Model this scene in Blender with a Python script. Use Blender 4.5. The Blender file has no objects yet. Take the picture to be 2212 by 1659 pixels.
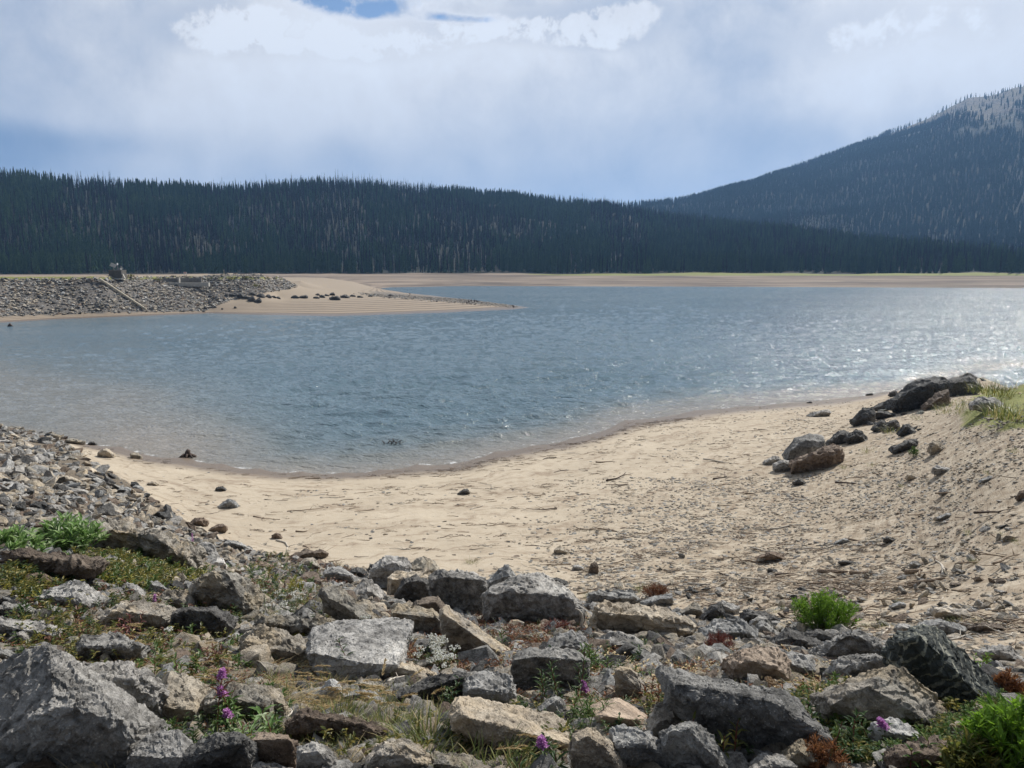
import bpy, bmesh, math, random
import numpy as np
from mathutils import Vector, Matrix, noise as mnoise
random.seed(7); RNG = np.random.default_rng(7)
SC = bpy.context.scene
COL = SC.collection
# ---------------------------------------------------------------- camera model
F = 1661.0; CX, CY = 1106.0, 829.5          # photograph measured at 2212 x 1659
EYE = 10.0                                   # eye height above the water
PITCH = math.radians(8.47)
CP, SP = math.cos(PITCH), math.sin(PITCH)
def ray(px, py):
    """world direction through a point of the photograph, scaled so that y (forward) is 1"""
    a = (px - CX) / F; b = (CY - py) / F
    dx, dy, dz = a, CP + b * SP, -SP + b * CP
    return dx / dy, 1.0, dz / dy
def at(px, py, d):
    x, y, z = ray(px, py); return Vector((x * d, d, EYE + z * d))
def on_z(px, py, z):
    x, y, s = ray(px, py); d = (z - EYE) / s
    return x * d, d
def project(x, y, z):
    z = z - EYE
    f = y * CP - z * SP; u = y * SP + z * CP
    return CX + F * x / f, CY - F * u / f
# ---------------------------------------------------------------- bookkeeping
def tag(o, label=None, cat=None, group=None, kind=None):
    if label: o['label'] = label
    if cat: o['category'] = cat
    if group: o['group'] = group
    if kind: o['kind'] = kind
    return o
def link(o, parent=None):
    COL.objects.link(o)
    if parent is not None: o.parent = parent
    return o
def empty(name, loc=(0, 0, 0), rz=0.0):
    o = bpy.data.objects.new(name, None); o.location = loc; o.rotation_euler = (0, 0, rz)
    o.empty_display_size = 0.1
    return link(o)
def mesh_of(name, verts, faces, mats=(), fm=None, smooth=False):
    me = bpy.data.meshes.new(name)
    me.from_pydata([tuple(v) for v in verts], [], faces)
    for m in mats: me.materials.append(m)
    if fm is not None: me.polygons.foreach_set('material_index', fm)
    if smooth: me.polygons.foreach_set('use_smooth', [True] * len(me.polygons))
    me.update()
    return me
def np_mesh(name, V, Q, smooth=True):
    """numpy verts (n,3) and faces (m,k)"""
    me = bpy.data.meshes.new(name); k = Q.shape[1]
    me.vertices.add(len(V)); me.vertices.foreach_set('co', V.astype(np.float32).ravel())
    me.loops.add(Q.size); me.loops.foreach_set('vertex_index', Q.astype(np.int32).ravel())
    me.polygons.add(len(Q))
    me.polygons.foreach_set('loop_start', np.arange(0, Q.size, k, dtype=np.int32))
    me.polygons.foreach_set('loop_total', np.full(len(Q), k, dtype=np.int32))
    me.polygons.foreach_set('use_smooth', np.full(len(Q), smooth))
    me.update(calc_edges=True); me.validate()
    return me
def add_attr(me, name, arr):
    a = me.attributes.new(name, 'FLOAT', 'POINT'); a.data.foreach_set('value', arr.astype(np.float32).ravel())
def vnoise(x, y, seed=0):
    """cheap smooth value noise, numpy"""
    xi = np.floor(x).astype(np.int64); yi = np.floor(y).astype(np.int64)
    fx = x - xi; fy = y - yi; fx = fx * fx * (3 - 2 * fx); fy = fy * fy * (3 - 2 * fy)
    def h(a, b):
        n = (a * 374761393 + b * 668265263 + seed * 974711) & 0x7fffffff
        n = ((n ^ (n >> 13)) * 1274126177) & 0x7fffffff
        return ((n ^ (n >> 16)) & 0xffff) / 65535.0
    return (h(xi, yi) * (1 - fx) + h(xi + 1, yi) * fx) * (1 - fy) + (h(xi, yi + 1) * (1 - fx) + h(xi + 1, yi + 1) * fx) * fy
def fbm(x, y, oct=4, seed=0):
    s = 0; a = .5
    for i in range(oct):
        s = s + a * vnoise(x * 2 ** i, y * 2 ** i, seed + i); a *= .5
    return s
def smooth01(t): t = np.clip(t, 0, 1); return t * t * (3 - 2 * t)
# ---------------------------------------------------------------- shader helper
class NT:
    def __init__(s, name, world=None):
        if world is None:
            s.m = bpy.data.materials.new(name); s.m.use_nodes = True; s.t = s.m.node_tree
        else:
            s.m = world; s.t = world.node_tree
        s.t.nodes.clear()
    def n(s, typ, props=None, **inp):
        nd = s.t.nodes.new(typ)
        for k, v in (props or {}).items(): setattr(nd, k, v)
        for k, v in inp.items():
            key = k.replace('_', ' ')
            sock = nd.inputs[int(k[1:])] if (k[0] == 'i' and k[1:].isdigit()) else nd.inputs[key]
            s.set(sock, v)
        return nd
    def set(s, sock, v):
        if isinstance(v, bpy.types.NodeSocket): s.t.links.new(v, sock)
        elif isinstance(v, bpy.types.Node): s.t.links.new(v.outputs[0], sock)
        else:
            if isinstance(v, (tuple, list)) and len(v) == 3 and sock.type == 'RGBA': v = (*v, 1)
            sock.default_value = v
    def math(s, op, a, b=None, c=None, clamp=False):
        nd = s.t.nodes.new('ShaderNodeMath'); nd.operation = op; nd.use_clamp = clamp
        s.set(nd.inputs[0], a)
        if b is not None: s.set(nd.inputs[1], b)
        if c is not None: s.set(nd.inputs[2], c)
        return nd.outputs[0]
    def mix(s, f, a, b, blend='MIX'):
        nd = s.t.nodes.new('ShaderNodeMix'); nd.data_type = 'RGBA'; nd.blend_type = blend
        s.set(nd.inputs[0], f); s.set(nd.inputs[6], a); s.set(nd.inputs[7], b)
        return nd.outputs[2]
    def mapr(s, v, a, b, c=0.0, d=1.0, smooth=False):
        nd = s.t.nodes.new('ShaderNodeMapRange'); nd.clamp = True
        if smooth: nd.interpolation_type = 'SMOOTHSTEP'
        s.set(nd.inputs[0], v); nd.inputs[1].default_value = a; nd.inputs[2].default_value = b
        nd.inputs[3].default_value = c; nd.inputs[4].default_value = d
        return nd.outputs[0]
    def noise(s, vec, scale, detail=4, rough=.55, dist=0.0, out=0, typ='FBM'):
        nd = s.t.nodes.new('ShaderNodeTexNoise'); nd.noise_type = typ
        if vec is not None: s.set(nd.inputs['Vector'], vec)
        nd.inputs['Scale'].default_value = scale; nd.inputs['Detail'].default_value = detail
        nd.inputs['Roughness'].default_value = rough; nd.inputs['Distortion'].default_value = dist
        return nd.outputs[out]
    def vor(s, vec, scale, feature='F1', out=0, rnd=1.0):
        nd = s.t.nodes.new('ShaderNodeTexVoronoi'); nd.feature = feature
        if vec is not None: s.set(nd.inputs['Vector'], vec)
        nd.inputs['Scale'].default_value = scale; nd.inputs['Randomness'].default_value = rnd
        return nd.outputs[out]
    def vmul(s, vec, sc):
        nd = s.t.nodes.new('ShaderNodeVectorMath'); nd.operation = 'MULTIPLY'
        s.set(nd.inputs[0], vec); s.set(nd.inputs[1], sc); return nd.outputs[0]
    def vadd(s, vec, o):
        nd = s.t.nodes.new('ShaderNodeVectorMath'); nd.operation = 'ADD'
        s.set(nd.inputs[0], vec); s.set(nd.inputs[1], o); return nd.outputs[0]
    def attr(s, name, out='Fac'):
        nd = s.t.nodes.new('ShaderNodeAttribute'); nd.attribute_name = name; return nd.outputs[out]
    def bump(s, h, strength=.5, dist=.01, normal=None):
        nd = s.t.nodes.new('ShaderNodeBump'); s.set(nd.inputs['Height'], h)
        nd.inputs['Strength'].default_value = strength; nd.inputs['Distance'].default_value = dist
        if normal is not None: s.set(nd.inputs['Normal'], normal)
        return nd.outputs[0]
    def out(s, shader, target='ShaderNodeOutputMaterial', sock='Surface'):
        o = s.t.nodes.new(target); s.t.links.new(shader, o.inputs[sock]); return s.m
    def principled(s, color, rough=.8, normal=None, spec=.3, **kw):
        nd = s.t.nodes.new('ShaderNodeBsdfPrincipled')
        s.set(nd.inputs['Base Color'], color); s.set(nd.inputs['Roughness'], rough)
        s.set(nd.inputs['Specular IOR Level'], spec)
        if normal is not None: s.set(nd.inputs['Normal'], normal)
        for k, v in kw.items(): s.set(nd.inputs[k.replace('_', ' ')], v)
        return nd.outputs[0]
def orand(t): return t.t.nodes.new('ShaderNodeObjectInfo').outputs['Random']
# ---------------------------------------------------------------- camera, light
cam = bpy.data.cameras.new('camera'); co = bpy.data.objects.new('camera', cam); COL.objects.link(co)
cam.sensor_width = 36; cam.lens = 36 * F / 2212; cam.clip_end = 20000; cam.clip_start = .05
co.location = (0, 0, EYE); co.rotation_euler = (math.pi / 2 - PITCH, 0, 0)
SC.camera = co
SUN_AZ, SUN_EL = math.radians(40), math.radians(43)     # azimuth to the right of the view
sd = Vector((math.sin(SUN_AZ) * math.cos(SUN_EL), math.cos(SUN_AZ) * math.cos(SUN_EL), math.sin(SUN_EL)))
sl = bpy.data.lights.new('sun', 'SUN'); sl.energy = 5.0; sl.angle = math.radians(.55); sl.color = (1, .95, .87)
so = bpy.data.objects.new('sun', sl); COL.objects.link(so); so.rotation_euler = sd.to_track_quat('Z', 'Y').to_euler()
SC.view_settings.view_transform = 'Standard'; SC.view_settings.look = 'None'
SC.view_settings.exposure = 0.27; SC.view_settings.gamma = 1.0
SC.cycles.max_bounces = 6; SC.cycles.diffuse_bounces = 3; SC.cycles.glossy_bounces = 3
SC.cycles.transmission_bounces = 3; SC.cycles.volume_bounces = 0; SC.cycles.transparent_max_bounces = 8
SC.cycles.sample_clamp_indirect = 6; SC.cycles.use_denoising = True
# ---------------------------------------------------------------- sky
w = bpy.data.worlds.new('World'); SC.world = w; w.use_nodes = True
T = NT('', world=w)
geo = T.n('ShaderNodeTexCoord').outputs['Generated']
sky = T.n('ShaderNodeTexSky', {'sky_type': 'NISHITA', 'sun_disc': False, 'sun_elevation': SUN_EL, 'sun_rotation': SUN_AZ, 'altitude': 2700.0, 'air_density': 1.0, 'dust_density': .6})
sep = T.n('ShaderNodeSeparateXYZ', Vector=geo)
X, Y, Z = sep.outputs
el = T.math('ARCSINE', Z); az = T.math('ARCTAN2', X, Y)
# cloud sheet coordinates: perspective of a flat layer, flattened towards the horizon
zc = T.math('MAXIMUM', T.math('ADD', Z, .16), .05)
cl = T.n('ShaderNodeCombineXYZ', X=T.math('DIVIDE', X, zc), Y=T.math('DIVIDE', Y, zc), Z=T.math('MULTIPLY', Z, 1.5)).outputs[0]
nb = T.noise(geo, 2.2, 6, .55, .3)           # broad
nm = T.noise(T.vadd(geo, (3.1, 7.7, 0)), 4.2, 8, .6, .2)
nf = T.noise(T.vadd(geo, (1.3, .2, .5)), 9.0, 9, .62, .35)
def blob(a0, e0, sa, se, amp, wob=.10):
    # gaussian patch in (azimuth, elevation), degrees
    da = T.math('DIVIDE', T.math('SUBTRACT', T.math('ADD', az, T.math('MULTIPLY', T.math('SUBTRACT', nm, .5), wob * 2)), math.radians(a0)), math.radians(sa))
    de = T.math('DIVIDE', T.math('SUBTRACT', T.math('ADD', el, T.math('MULTIPLY', T.math('SUBTRACT', nb, .5), wob)), math.radians(e0)), math.radians(se))
    q = T.math('ADD', T.math('MULTIPLY', da, da), T.math('MULTIPLY', de, de))
    return T.math('MULTIPLY', T.math('EXPONENT', T.math('MULTIPLY', q, -1.0)), amp)
def AE(px, py):
    x, y, z = ray(px, py); return math.degrees(math.atan2(x, y)), math.degrees(math.atan2(z, math.hypot(x, y)))
bl = []
def B(px, py, sx, sy, amp, wob=.10):
    a, e = AE(px, py); bl.append(blob(a, e, sx / F * 57.3, sy / F * 57.3, amp, wob))
# brightness field (0 = blue grey, 1 = white)
B(560, 250, 330, 110, .26); B(1000, 110, 420, 70, .26); B(1330, 230, 220, 90, .16); B(450, 110, 330, 90, .12)
B(2150, 60, 260, 130, .22); B(1850, 160, 170, 90, .16); B(640, 40, 120, 50, .25, .05)
B(70, 300, 200, 30, -.42, .05); B(60, 120, 150, 90, -.22); B(1560, 130, 170, 100, -.22); B(740, 345, 90, 45, -.20, .05)
B(1560, 310, 260, 50, -.08); B(0, 350, 160, 30, -.34, .04); B(1330, 410, 260, 30, -.06); B(1780, 300, 200, 60, -.12)
B(120, 20, 200, 60, -.10)
s = bl[0]
for b_ in bl[1:]: s = T.math('ADD', s, b_)
s = T.math('ADD', s, T.math('MULTIPLY', T.math('SUBTRACT', nm, .5), .40))
s = T.math('ADD', s, T.math('MULTIPLY', T.math('SUBTRACT', nf, .5), .42))
s = T.math('ADD', s, T.math('MULTIPLY', T.math('SUBTRACT', nb, .5), .30))
nh = T.noise(T.vadd(geo, (5.3, 1.2, .5)), 24.0, 7, .66, .2)
s = T.math('ADD', s, T.math('MULTIPLY', T.math('SUBTRACT', nh, .5), T.mapr(el, .14, .44, .10, .95)))
s = T.math('ADD', s, .54)
bl2, bl = bl, []
B(570, 55, 130, 42, 1.0, .04); B(470, 75, 120, 30, .7, .04); B(660, 70, 70, 26, .8, .04); B(860, 8, 70, 18, 1.0, .03); B(1180, 55, 150, 26, .8, .05); B(1000, 75, 140, 22, .7, .05); B(1260, 95, 90, 20, .7, .05); B(1330, 30, 80, 26, .6, .05); B(820, 105, 120, 22, .7, .05); B(1950, 60, 200, 50, .5, .06)
pf = bl[0]
for b_ in bl[1:]: pf = T.math('ADD', pf, b_)
pf = T.math('MULTIPLY', pf, T.math('ADD', 1.0, T.math('ADD', T.math('MULTIPLY', T.math('SUBTRACT', nf, .5), 3.5), T.math('MULTIPLY', T.math('SUBTRACT', nh, .5), 5.0))))
s = T.math('ADD', s, T.math('MULTIPLY', T.math('SUBTRACT', T.mapr(pf, .35, .75, 0, 1, True), T.math('MULTIPLY', T.mapr(pf, .05, .35, 0, 1, True), .35)), .26))
ramp = T.n('ShaderNodeValToRGB', Fac=s)
cr = ramp.color_ramp
cr.elements[0].position = .0; cr.elements[0].color = (.19, .27, .43, 1)
cr.elements[1].position = 1.15 / 1.3; cr.elements[1].color = (.90, .93, .98, 1)
for p, c in ((.22, (.34, .41, .54)), (.40, (.50, .55, .65)), (.56, (.665, .69, .745)), (.70, (.81, .82, .85))):
    e_ = cr.elements.new(p); e_.color = (*c, 1)
# small openings of clear sky high up
bl = []
B(800, 10, 90, 16, .9, .10); B(1000, 42, 95, 10, .75, .05); B(700, -10, 60, 14, .8, .05); B(760, -80, 260, 55, .8, .1)
B(1050, -50, 160, 25, .6, .05)
g = bl[0]
for b_ in bl[1:]: g = T.math('ADD', g, b_)
g = T.math('MULTIPLY', g, T.math('ADD', 1.0, T.math('ADD', T.math('MULTIPLY', T.math('SUBTRACT', nf, .5), 4.5), T.math('MULTIPLY', T.math('SUBTRACT', nh, .5), 2.4))))
gap = T.mapr(g, .25, .95, 0, 1, True)
edge = T.math('MULTIPLY', T.mapr(g, .05, .30, 0, 1, True), T.mapr(g, .30, .5, 1, 0))
ccol = T.mix(T.math('MULTIPLY', edge, .55), ramp.outputs[0], (.88, .90, .95))
bg1 = T.n('ShaderNodeBackground', Color=sky, Strength=.10)
bg2 = T.n('ShaderNodeBackground', Color=ccol, Strength=.84)
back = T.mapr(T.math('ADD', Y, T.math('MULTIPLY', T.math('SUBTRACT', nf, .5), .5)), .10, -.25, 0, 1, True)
T.set(bg2.inputs[0], T.mix(back, ccol, (.23, .245, .27)))  # unseen sky behind the camera, dimmed to grey to darken shaded rock fronts
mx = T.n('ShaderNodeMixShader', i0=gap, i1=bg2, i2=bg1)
# below the horizon: plain dim ground light
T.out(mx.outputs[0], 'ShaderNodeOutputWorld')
w.cycles.sampling_method = 'MANUAL'; w.cycles.sample_map_resolution = 512
# ---------------------------------------------------------------- terrain height
CTRL = []
def c(px, py, z):
    x, y = on_z(px, py, z); CTRL.append((math.atan2(x, y), math.log(math.hypot(x, y)), z))
def cw(px, py, z):
    x, y = on_z(px, py, 0.0); CTRL.append((math.atan2(x, y), math.log(math.hypot(x, y)), z))
def ca(az, r, z): CTRL.append((math.radians(az), math.log(r), z))
for a_ in (-180, -140, -100, -70, -50, -40, -30, -20, -10, 0, 10, 20, 30, 40, 50, 70, 100, 140, 179.9): ca(a_, .8, 8.4)
for a_ in range(-40, 45, 10): ca(a_, 1.8, 8.25)
for p_ in (-300, 0, 400, 800, 1200, 1600, 2000, 2400):
    c(p_, 1659, 8.0); c(p_, 1550, 7.7); c(p_, 1450, 7.2)
for a_ in (-180, -140, -100, 100, 140, 179.9):
    for r_ in (4, 12, 40, 130, 420): ca(a_, r_, 8.4)
for a_, L in ((-70, ((4, 8.4), (12, 8.4), (40, 8.4), (130, 8.4), (420, 12))),
              (-50, ((5, 8.2), (10, 8.0), (22, 8.0), (60, 8.4), (100, 8.4), (150, 8.4), (420, 9))),
              (-41, ((7, 7.6), (12, 6.8), (25, 5.0), (45, 3.6), (80, 3.5), (130, 3.5), (165, 8.4), (240, 4), (460, 8))),
              (42, ((5, 7.0), (10, 5.6), (20, 5.2), (36, 5.2), (48, 2.5), (60, -.8), (120, -2.5), (300, -2), (400, 0), (470, 7.6))),
              (55, ((5, 7.4), (10, 6.2), (20, 5.8), (40, 6.0), (60, 4), (90, -1), (300, -1), (400, 5), (470, 9))),
              (75, ((5, 8), (12, 7.6), (40, 8), (130, 9), (420, 12)))):
    for r_, z_ in L: ca(a_, r_, z_)
# left dam face and toe
for t in ((0, 1130, 6.0), (0, 1030, 3.6), (0, 970, 1.7), (0, 925, 0), (-250, 890, 0.4), (100, 1060, 4.0), (100, 990, 1.3), (130, 945, 0), (200, 1010, .7), (200, 1100, 3.7),
          (100, 1150, 5.9), (300, 1110, 3.0), (300, 1060, .9), (400, 1130, 1.1), (400, 1190, 4.0), (500, 1180, 1.2), (520, 1240, 4.6), (640, 1215, 1.3), (660, 1270, 5.0),
          (0, 1200, 7.0), (290, 1210, 6.1), (500, 1300, 6.1), (620, 1340, 6.3), (760, 1222, 1.4), (850, 1215, 1.4), (850, 1310, 5.3), (1000, 1245, 1.6), (1000, 1345, 6.1),
          (1200, 1350, 6.1), (1200, 1275, 1.9), (1390, 1375, 5.9), (1390, 1300, 2.1), (1700, 1410, 5.8), (1700, 1330, 3.2), (1600, 1315, 2.5), (2000, 1500, 6.8), (2212, 1500, 6.8),
          (2000, 1400, 4.9), (2212, 1400, 5.1), (2212, 1310, 4.6), (1900, 1310, 3.5), (2212, 1200, 4.5), (2212, 1100, 4.5), (2212, 1000, 4.8), (2212, 900, 5.1), (2212, 830, 5.2),
          (2000, 1200, 3.2), (2000, 1100, 3.1), (2000, 1000, 3.1), (2050, 930, 3.6), (2100, 870, 4.2), (2000, 900, 2.6), (1900, 1200, 2.6), (1850, 1100, 2.2), (1800, 1020, 1.8), (1880, 950, 2.0),
          (1750, 950, 1.2), (1950, 880, 1.8), (2120, 815, 2.2), (2060, 835, 1.6),
          (1500, 1250, 1.9), (1500, 1150, 1.3), (1500, 1050, .95), (1500, 980, .7), (1500, 930, .45), (1700, 1250, 2.3), (1700, 1150, 1.7), (1700, 1050, 1.35), (1700, 930, .7), (1700, 900, .45),
          (1200, 1200, 1.3), (1200, 1100, .85), (1200, 1030, .5), (900, 1180, 1.2), (900, 1100, .8), (900, 1040, .35), (700, 1180, 1.15), (700, 1100, .75), (700, 1050, .4),
          (500, 1130, .95), (500, 1060, .5), (400, 1060, .6), (300, 1010, .4), (1850, 890, .5), (1900, 860, .3)):
    c(*t)
# near waterline
for t in ((260, 965), (400, 987), (480, 1001), (560, 1012), (650, 1018), (740, 1020), (820, 1014), (900, 1003), (1070, 975), (1150, 962), (1240, 945), (1350, 908), (1500, 887), (1600, 878), (1700, 870), (1800, 861), (1900, 850), (1980, 838)):
    c(t[0], t[1], 0.0); cw(t[0] - 8, t[1] - 20, -.45)
for t in ((2060, 815, -.3), (2212, 790, -.5), (2150, 798, -.5), (-100, 900, -.2)): cw(*t)
# lake floor
for p_ in (100, 400, 700, 1000, 1300, 1600, 1900, 2212):
    for q_ in (712, 750, 810): cw(p_, q_, -2.5)
for p_ in (300, 600, 900, 1100): cw(p_, 880, -1.8)
for p_ in (1250, 1500, 1800, 2100): cw(p_, 650, -2.5)
# far dam, from the left: waterline, face, crest, back
for px in range(-60, 470, 15):
    wl = np.interp(px, [-60, 0, 110, 230, 340, 450], [700, 697, 690, 685, 681, 677]); cr_ = np.interp(px, [-60, 230, 340, 450], [598, 597.5, 595.5, 592.5]); zc_ = 8.4 + .3 * max(0, px - 340) / 110
    c(px, wl, 0); cw(px, wl + 10, -.8); c(px, cr_, zc_)
    x, y = on_z(px, cr_, zc_); a_ = math.degrees(math.atan2(x, y)); r_ = math.hypot(x, y)
    ca(a_, r_ + 7, zc_); ca(a_, r_ + 30, 4.0); ca(a_, r_ + 100, 5.5)
    x0_, y0_ = on_z(px, wl, 0)
    for t_ in (.2, .4, .6, .8):
        xx_, yy_ = x0_ + (x - x0_) * t_, y0_ + (y - y0_) * t_; CTRL.append((math.atan2(xx_, yy_), math.log(math.hypot(xx_, yy_)), zc_ * t_))
for t in ((500, 589.5, 9.1), (560, 589.5, 9.1), (600, 597, 8.0), (625, 610, 6.2), (500, 678, 0), (600, 680.5, 0), (680, 682, 0), (750, 681.5, 0), (830, 679, 0), (900, 676.5, 0), (1000, 672.5, 0), (1070, 669, 0), (1140, 664, 0),
          (500, 692, -.6), (700, 696, -.6), (900, 690, -.6), (1070, 682, -.6), (1180, 664, -.6),
          (500, 640, 3.4), (600, 640, 3.0), (700, 641, 2.6), (800, 642, 2.2), (900, 645, 1.7), (1000, 655, .9), (1080, 660, .4), (560, 615, 5.6), (500, 610, 6.4), (560, 660, 1.4), (700, 662, 1.2), (850, 662, .9),
          (650, 624, 3.6), (700, 622, 3.3), (760, 622, 2.8), (760, 608, 4.5), (650, 606, 6.2), (700, 600, 6.3), (820, 624, 1.2), (840, 621, 0), (870, 632, 0), (930, 638, 0), (1000, 646, 0), (1080, 656, 0),
          (900, 626, -1), (1000, 630, -1.6), (1100, 640, -1.6)): (c if t[2] >= 0 else cw)(*t)
# far shore
for px in list(range(840, 2240, 55)) + [2300, 2400]:
    wl = np.interp(px, [840, 1000, 1600, 2212], [620.5, 617.5, 619, 622]); tp = np.interp(px, [600, 1200, 2212], [591, 590, 588])
    c(px, wl, 0); cw(px, wl + 4, -1)
    x0_, y0_ = on_z(px, wl, 0); r0_ = math.hypot(x0_, y0_); zt_ = EYE - (tp - 582.2 + 1.3 * math.sin(px * .0113) + .9 * math.sin(px * .031 + 2)) / F * 552
    for t_ in (.3, .65, 1.0): ca(math.degrees(math.atan2(x0_, y0_)), r0_ + (555 - r0_) * t_, zt_ * t_)
for px in (-300, -100, 0, 100, 200, 300, 400, 500, 600, 700, 780): ca(math.degrees(math.atan2(px - CX, F * CP)), 555, 7.0)
CT = np.array(CTRL)
# merge near-duplicates
keep = []
KU = 2.6
for i in range(len(CT)):
    if all((CT[i, 0] - CT[j, 0]) ** 2 * KU ** 2 + (CT[i, 1] - CT[j, 1]) ** 2 > 2.0e-6 for j in keep): keep.append(i)
CT = CT[keep]
U = np.stack([CT[:, 0] * KU, CT[:, 1]], 1)
D = np.sqrt(((U[:, None] - U[None]) ** 2).sum(-1) + 1e-8)
n_ = len(U); A = np.zeros((n_ + 1, n_ + 1)); A[:n_, :n_] = -D; A[:n_, n_] = 1; A[n_, :n_] = 1
A[:n_, :n_] += np.eye(n_) * -1e-4
RW = np.linalg.solve(A, np.append(CT[:, 2], 0))
R0 = 552.0
def H_near(a, lr):
    out = np.empty(a.shape); af, lf, of = a.ravel() * KU, lr.ravel(), out.ravel()
    for i in range(0, len(af), 20000):
        d = np.sqrt((af[i:i + 20000, None] - U[None, :, 0]) ** 2 + (lf[i:i + 20000, None] - U[None, :, 1]) ** 2 + 1e-8)
        of[i:i + 20000] = -d @ RW[:-1] + RW[-1]
    return of.reshape(a.shape)
# skyline of the two hills, as pixel rows of the ground (tree tops taken off)
FX = [-900, -300, 0, 100, 200, 300, 430, 500, 600, 700, 800, 900, 1000, 1100, 1200, 1300, 1400, 1500, 1600, 1800, 2000, 2212, 2600, 3200]
FY = [330, 360, 392, 394, 408, 414, 416, 419, 414, 405, 408, 416, 423, 431, 443, 450, 470, 486, 498, 526, 548, 566, 574, 578]
MX = [900, 1200, 1300, 1400, 1450, 1500, 1600, 1700, 1800, 1900, 1960, 2000, 2040, 2080, 2100, 2130, 2212, 2400, 2700, 3200]
MY = [520, 470, 452, 444, 438, 426, 401, 364, 325, 285, 260, 238, 216, 213, 208, 196, 183, 165, 180, 260]
def elev(px, py):
    x = (px - CX) / F; b = (CY - py) / F
    return (b * CP - SP) / np.hypot(CP + b * SP, x)
def R1_of(a): return 930 + 60 * np.sin(a * 5 + 1) - 160 * smooth01((a - .15) / .35)
def R2_of(a): return 1500 + 800 * smooth01((a - .1) / .45)
def hill_z(a, r):
    px = CX + F * CP * np.tan(np.clip(a, -1.2, 1.2))
    z0 = H_near(a, np.full(a.shape, math.log(R0)))
    e1 = elev(px, np.interp(px, FX, FY)); e2 = elev(px, np.interp(px, MX, MY))
    R1, R2 = R1_of(a), R2_of(a)
    zr1 = EYE + e1 * R1; zr2 = EYE + e2 * R2
    t = (r - R0) / (R1 - R0)
    und = (fbm(a * 9 + 3, r / 90.0, 3, 5) - .47) * 16 * np.clip(t * 4, 0, 1) * np.clip((1 - t) * 5, 0, 1)
    front = np.where(t < 1, z0 + (zr1 - z0) * (.55 * np.clip(t, 0, 1) ** 1.25 + .45 * smooth01(t)) + und, zr1 - (r - R1) * .10)
    t2 = (r - 900) / (R2 - 900)
    und2 = (fbm(a * 11 + 7, r / 170.0, 4, 9) - .47) * 40 * np.clip(t2 * 3, 0, 1) * np.clip((1 - t2) * 5, 0, 1)
    mt = np.where(t2 < 1, z0 + 5 + (zr2 - z0 - 5) * (.5 * np.clip(t2, 0, 1) ** 1.1 + .5 * smooth01(t2)) + und2, zr2 - (r - R2) * .15)
    mt = np.where(r < 900, -50, mt)
    f = np.maximum(front, mt)
    return f, mt >= front
def H_polar(a, r):
    z = H_near(a, np.log(np.maximum(r, .3)))
    far = r > R0
    if far.any():
        zz, _ = hill_z(a[far], r[far]); z = z.copy(); z[far] = zz
    return z
def H(x, y):
    x = np.atleast_1d(np.asarray(x, float)); y = np.atleast_1d(np.asarray(y, float))
    return H_polar(np.arctan2(x, y), np.hypot(x, y))
DS = 2.0 * (300.0 ** (np.linspace(0, 1, 420)))
def hit(px, py):
    """the point of the ground seen at a point of the photograph"""
    x, y, z = ray(px, py)
    zz = EYE + z * DS; g = H(x * DS, DS)
    k = np.nonzero(zz < g)[0]
    if len(k) == 0: return at(px, py, 550)
    k = k[0]
    if k == 0: return at(px, py, DS[0])
    a = (zz[k - 1] - g[k - 1]); b = (g[k] - zz[k]); d = DS[k - 1] + (DS[k] - DS[k - 1]) * a / (a + b)
    return at(px, py, d)
# ---------------------------------------------------------------- ground meshes
fine = np.radians(np.concatenate([np.linspace(-180, -60, 31)[:-1], np.linspace(-60, -40, 41)[:-1], np.linspace(-40, 40, 801), np.linspace(40, 60, 41)[1:], np.linspace(60, 180, 31)[1:]]))
RR = np.concatenate([[0.02, .4, .8, 1.2], np.exp(np.linspace(math.log(1.5), math.log(560), 900)), np.exp(np.linspace(math.log(560), math.log(2600), 170))[1:], [2900, 3400, 4200, 6000, 9000]])
AA, RG = np.meshgrid(fine, RR)
ZZ = H_polar(AA, RG)
XX, YY = RG * np.sin(AA), RG * np.cos(AA)
ZZ[RG > 2700] = np.minimum(ZZ[RG > 2700], 60)
PXg, PYg = project(XX, np.where(YY > .5, YY, .5), ZZ)
infr = (YY > .5)
# the boundary between sand and riprap, in the photograph
TX = [-400, 0, 130, 200, 300, 400, 500, 640, 760, 860, 1000, 1200, 1300, 1500, 1700, 1900, 2050, 2212, 2600]
TY = [850, 915, 945, 1000, 1055, 1125, 1178, 1212, 1225, 1225, 1255, 1285, 1308, 1325, 1345, 1385, 1420, 1450, 1470]
def riprap_mask(px, py, r, y):
    near = smooth01((py - np.interp(px, TX, TY)) / 16 + .5) * (r < 60)
    yb = np.interp(px, [-400, 0, 200, 440, 520, 600, 640], [690, 684, 676, 672, 640, 628, 622])
    yt = np.interp(px, [-400, 0, 430, 500, 600, 640], [602, 602, 597, 592, 594, 606])
    far = smooth01((yb - py) / 5 + .5) * smooth01((py - yt) / 1.2 + .5) * (r > 100) * (r < 260) * smooth01((645 - px) / 20)
    spit = .55 * smooth01((648 + (px - 900) * .08 - py) / 5 + .5) * smooth01((px - 760) / 60) * (r > 150) * (r < 300)
    return np.where(y > .5, np.maximum(near, np.maximum(far, spit)), (r < 30) * 1.0)
RIP = riprap_mask(PXg, PYg, RG, YY)
GRV = np.where(infr, smooth01((PXg - (1000 + (1250 - PYg) * 1.3)) / 500) * (RG < 70), 0.3)
GRN = np.where(infr & (RG > 440) & (RG < 600), smooth01((PXg - 1000) / 300) * smooth01((PYg - 583) / 3) * smooth01((598 - PYg) / 5), 0)
GRN = np.maximum(GRN, np.where(infr & (RG > 100) & (RG < 260) & (PXg < 640), smooth01((PYg - 596) / 2) * smooth01((606 - PYg) / 3) * .7, 0))
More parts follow.
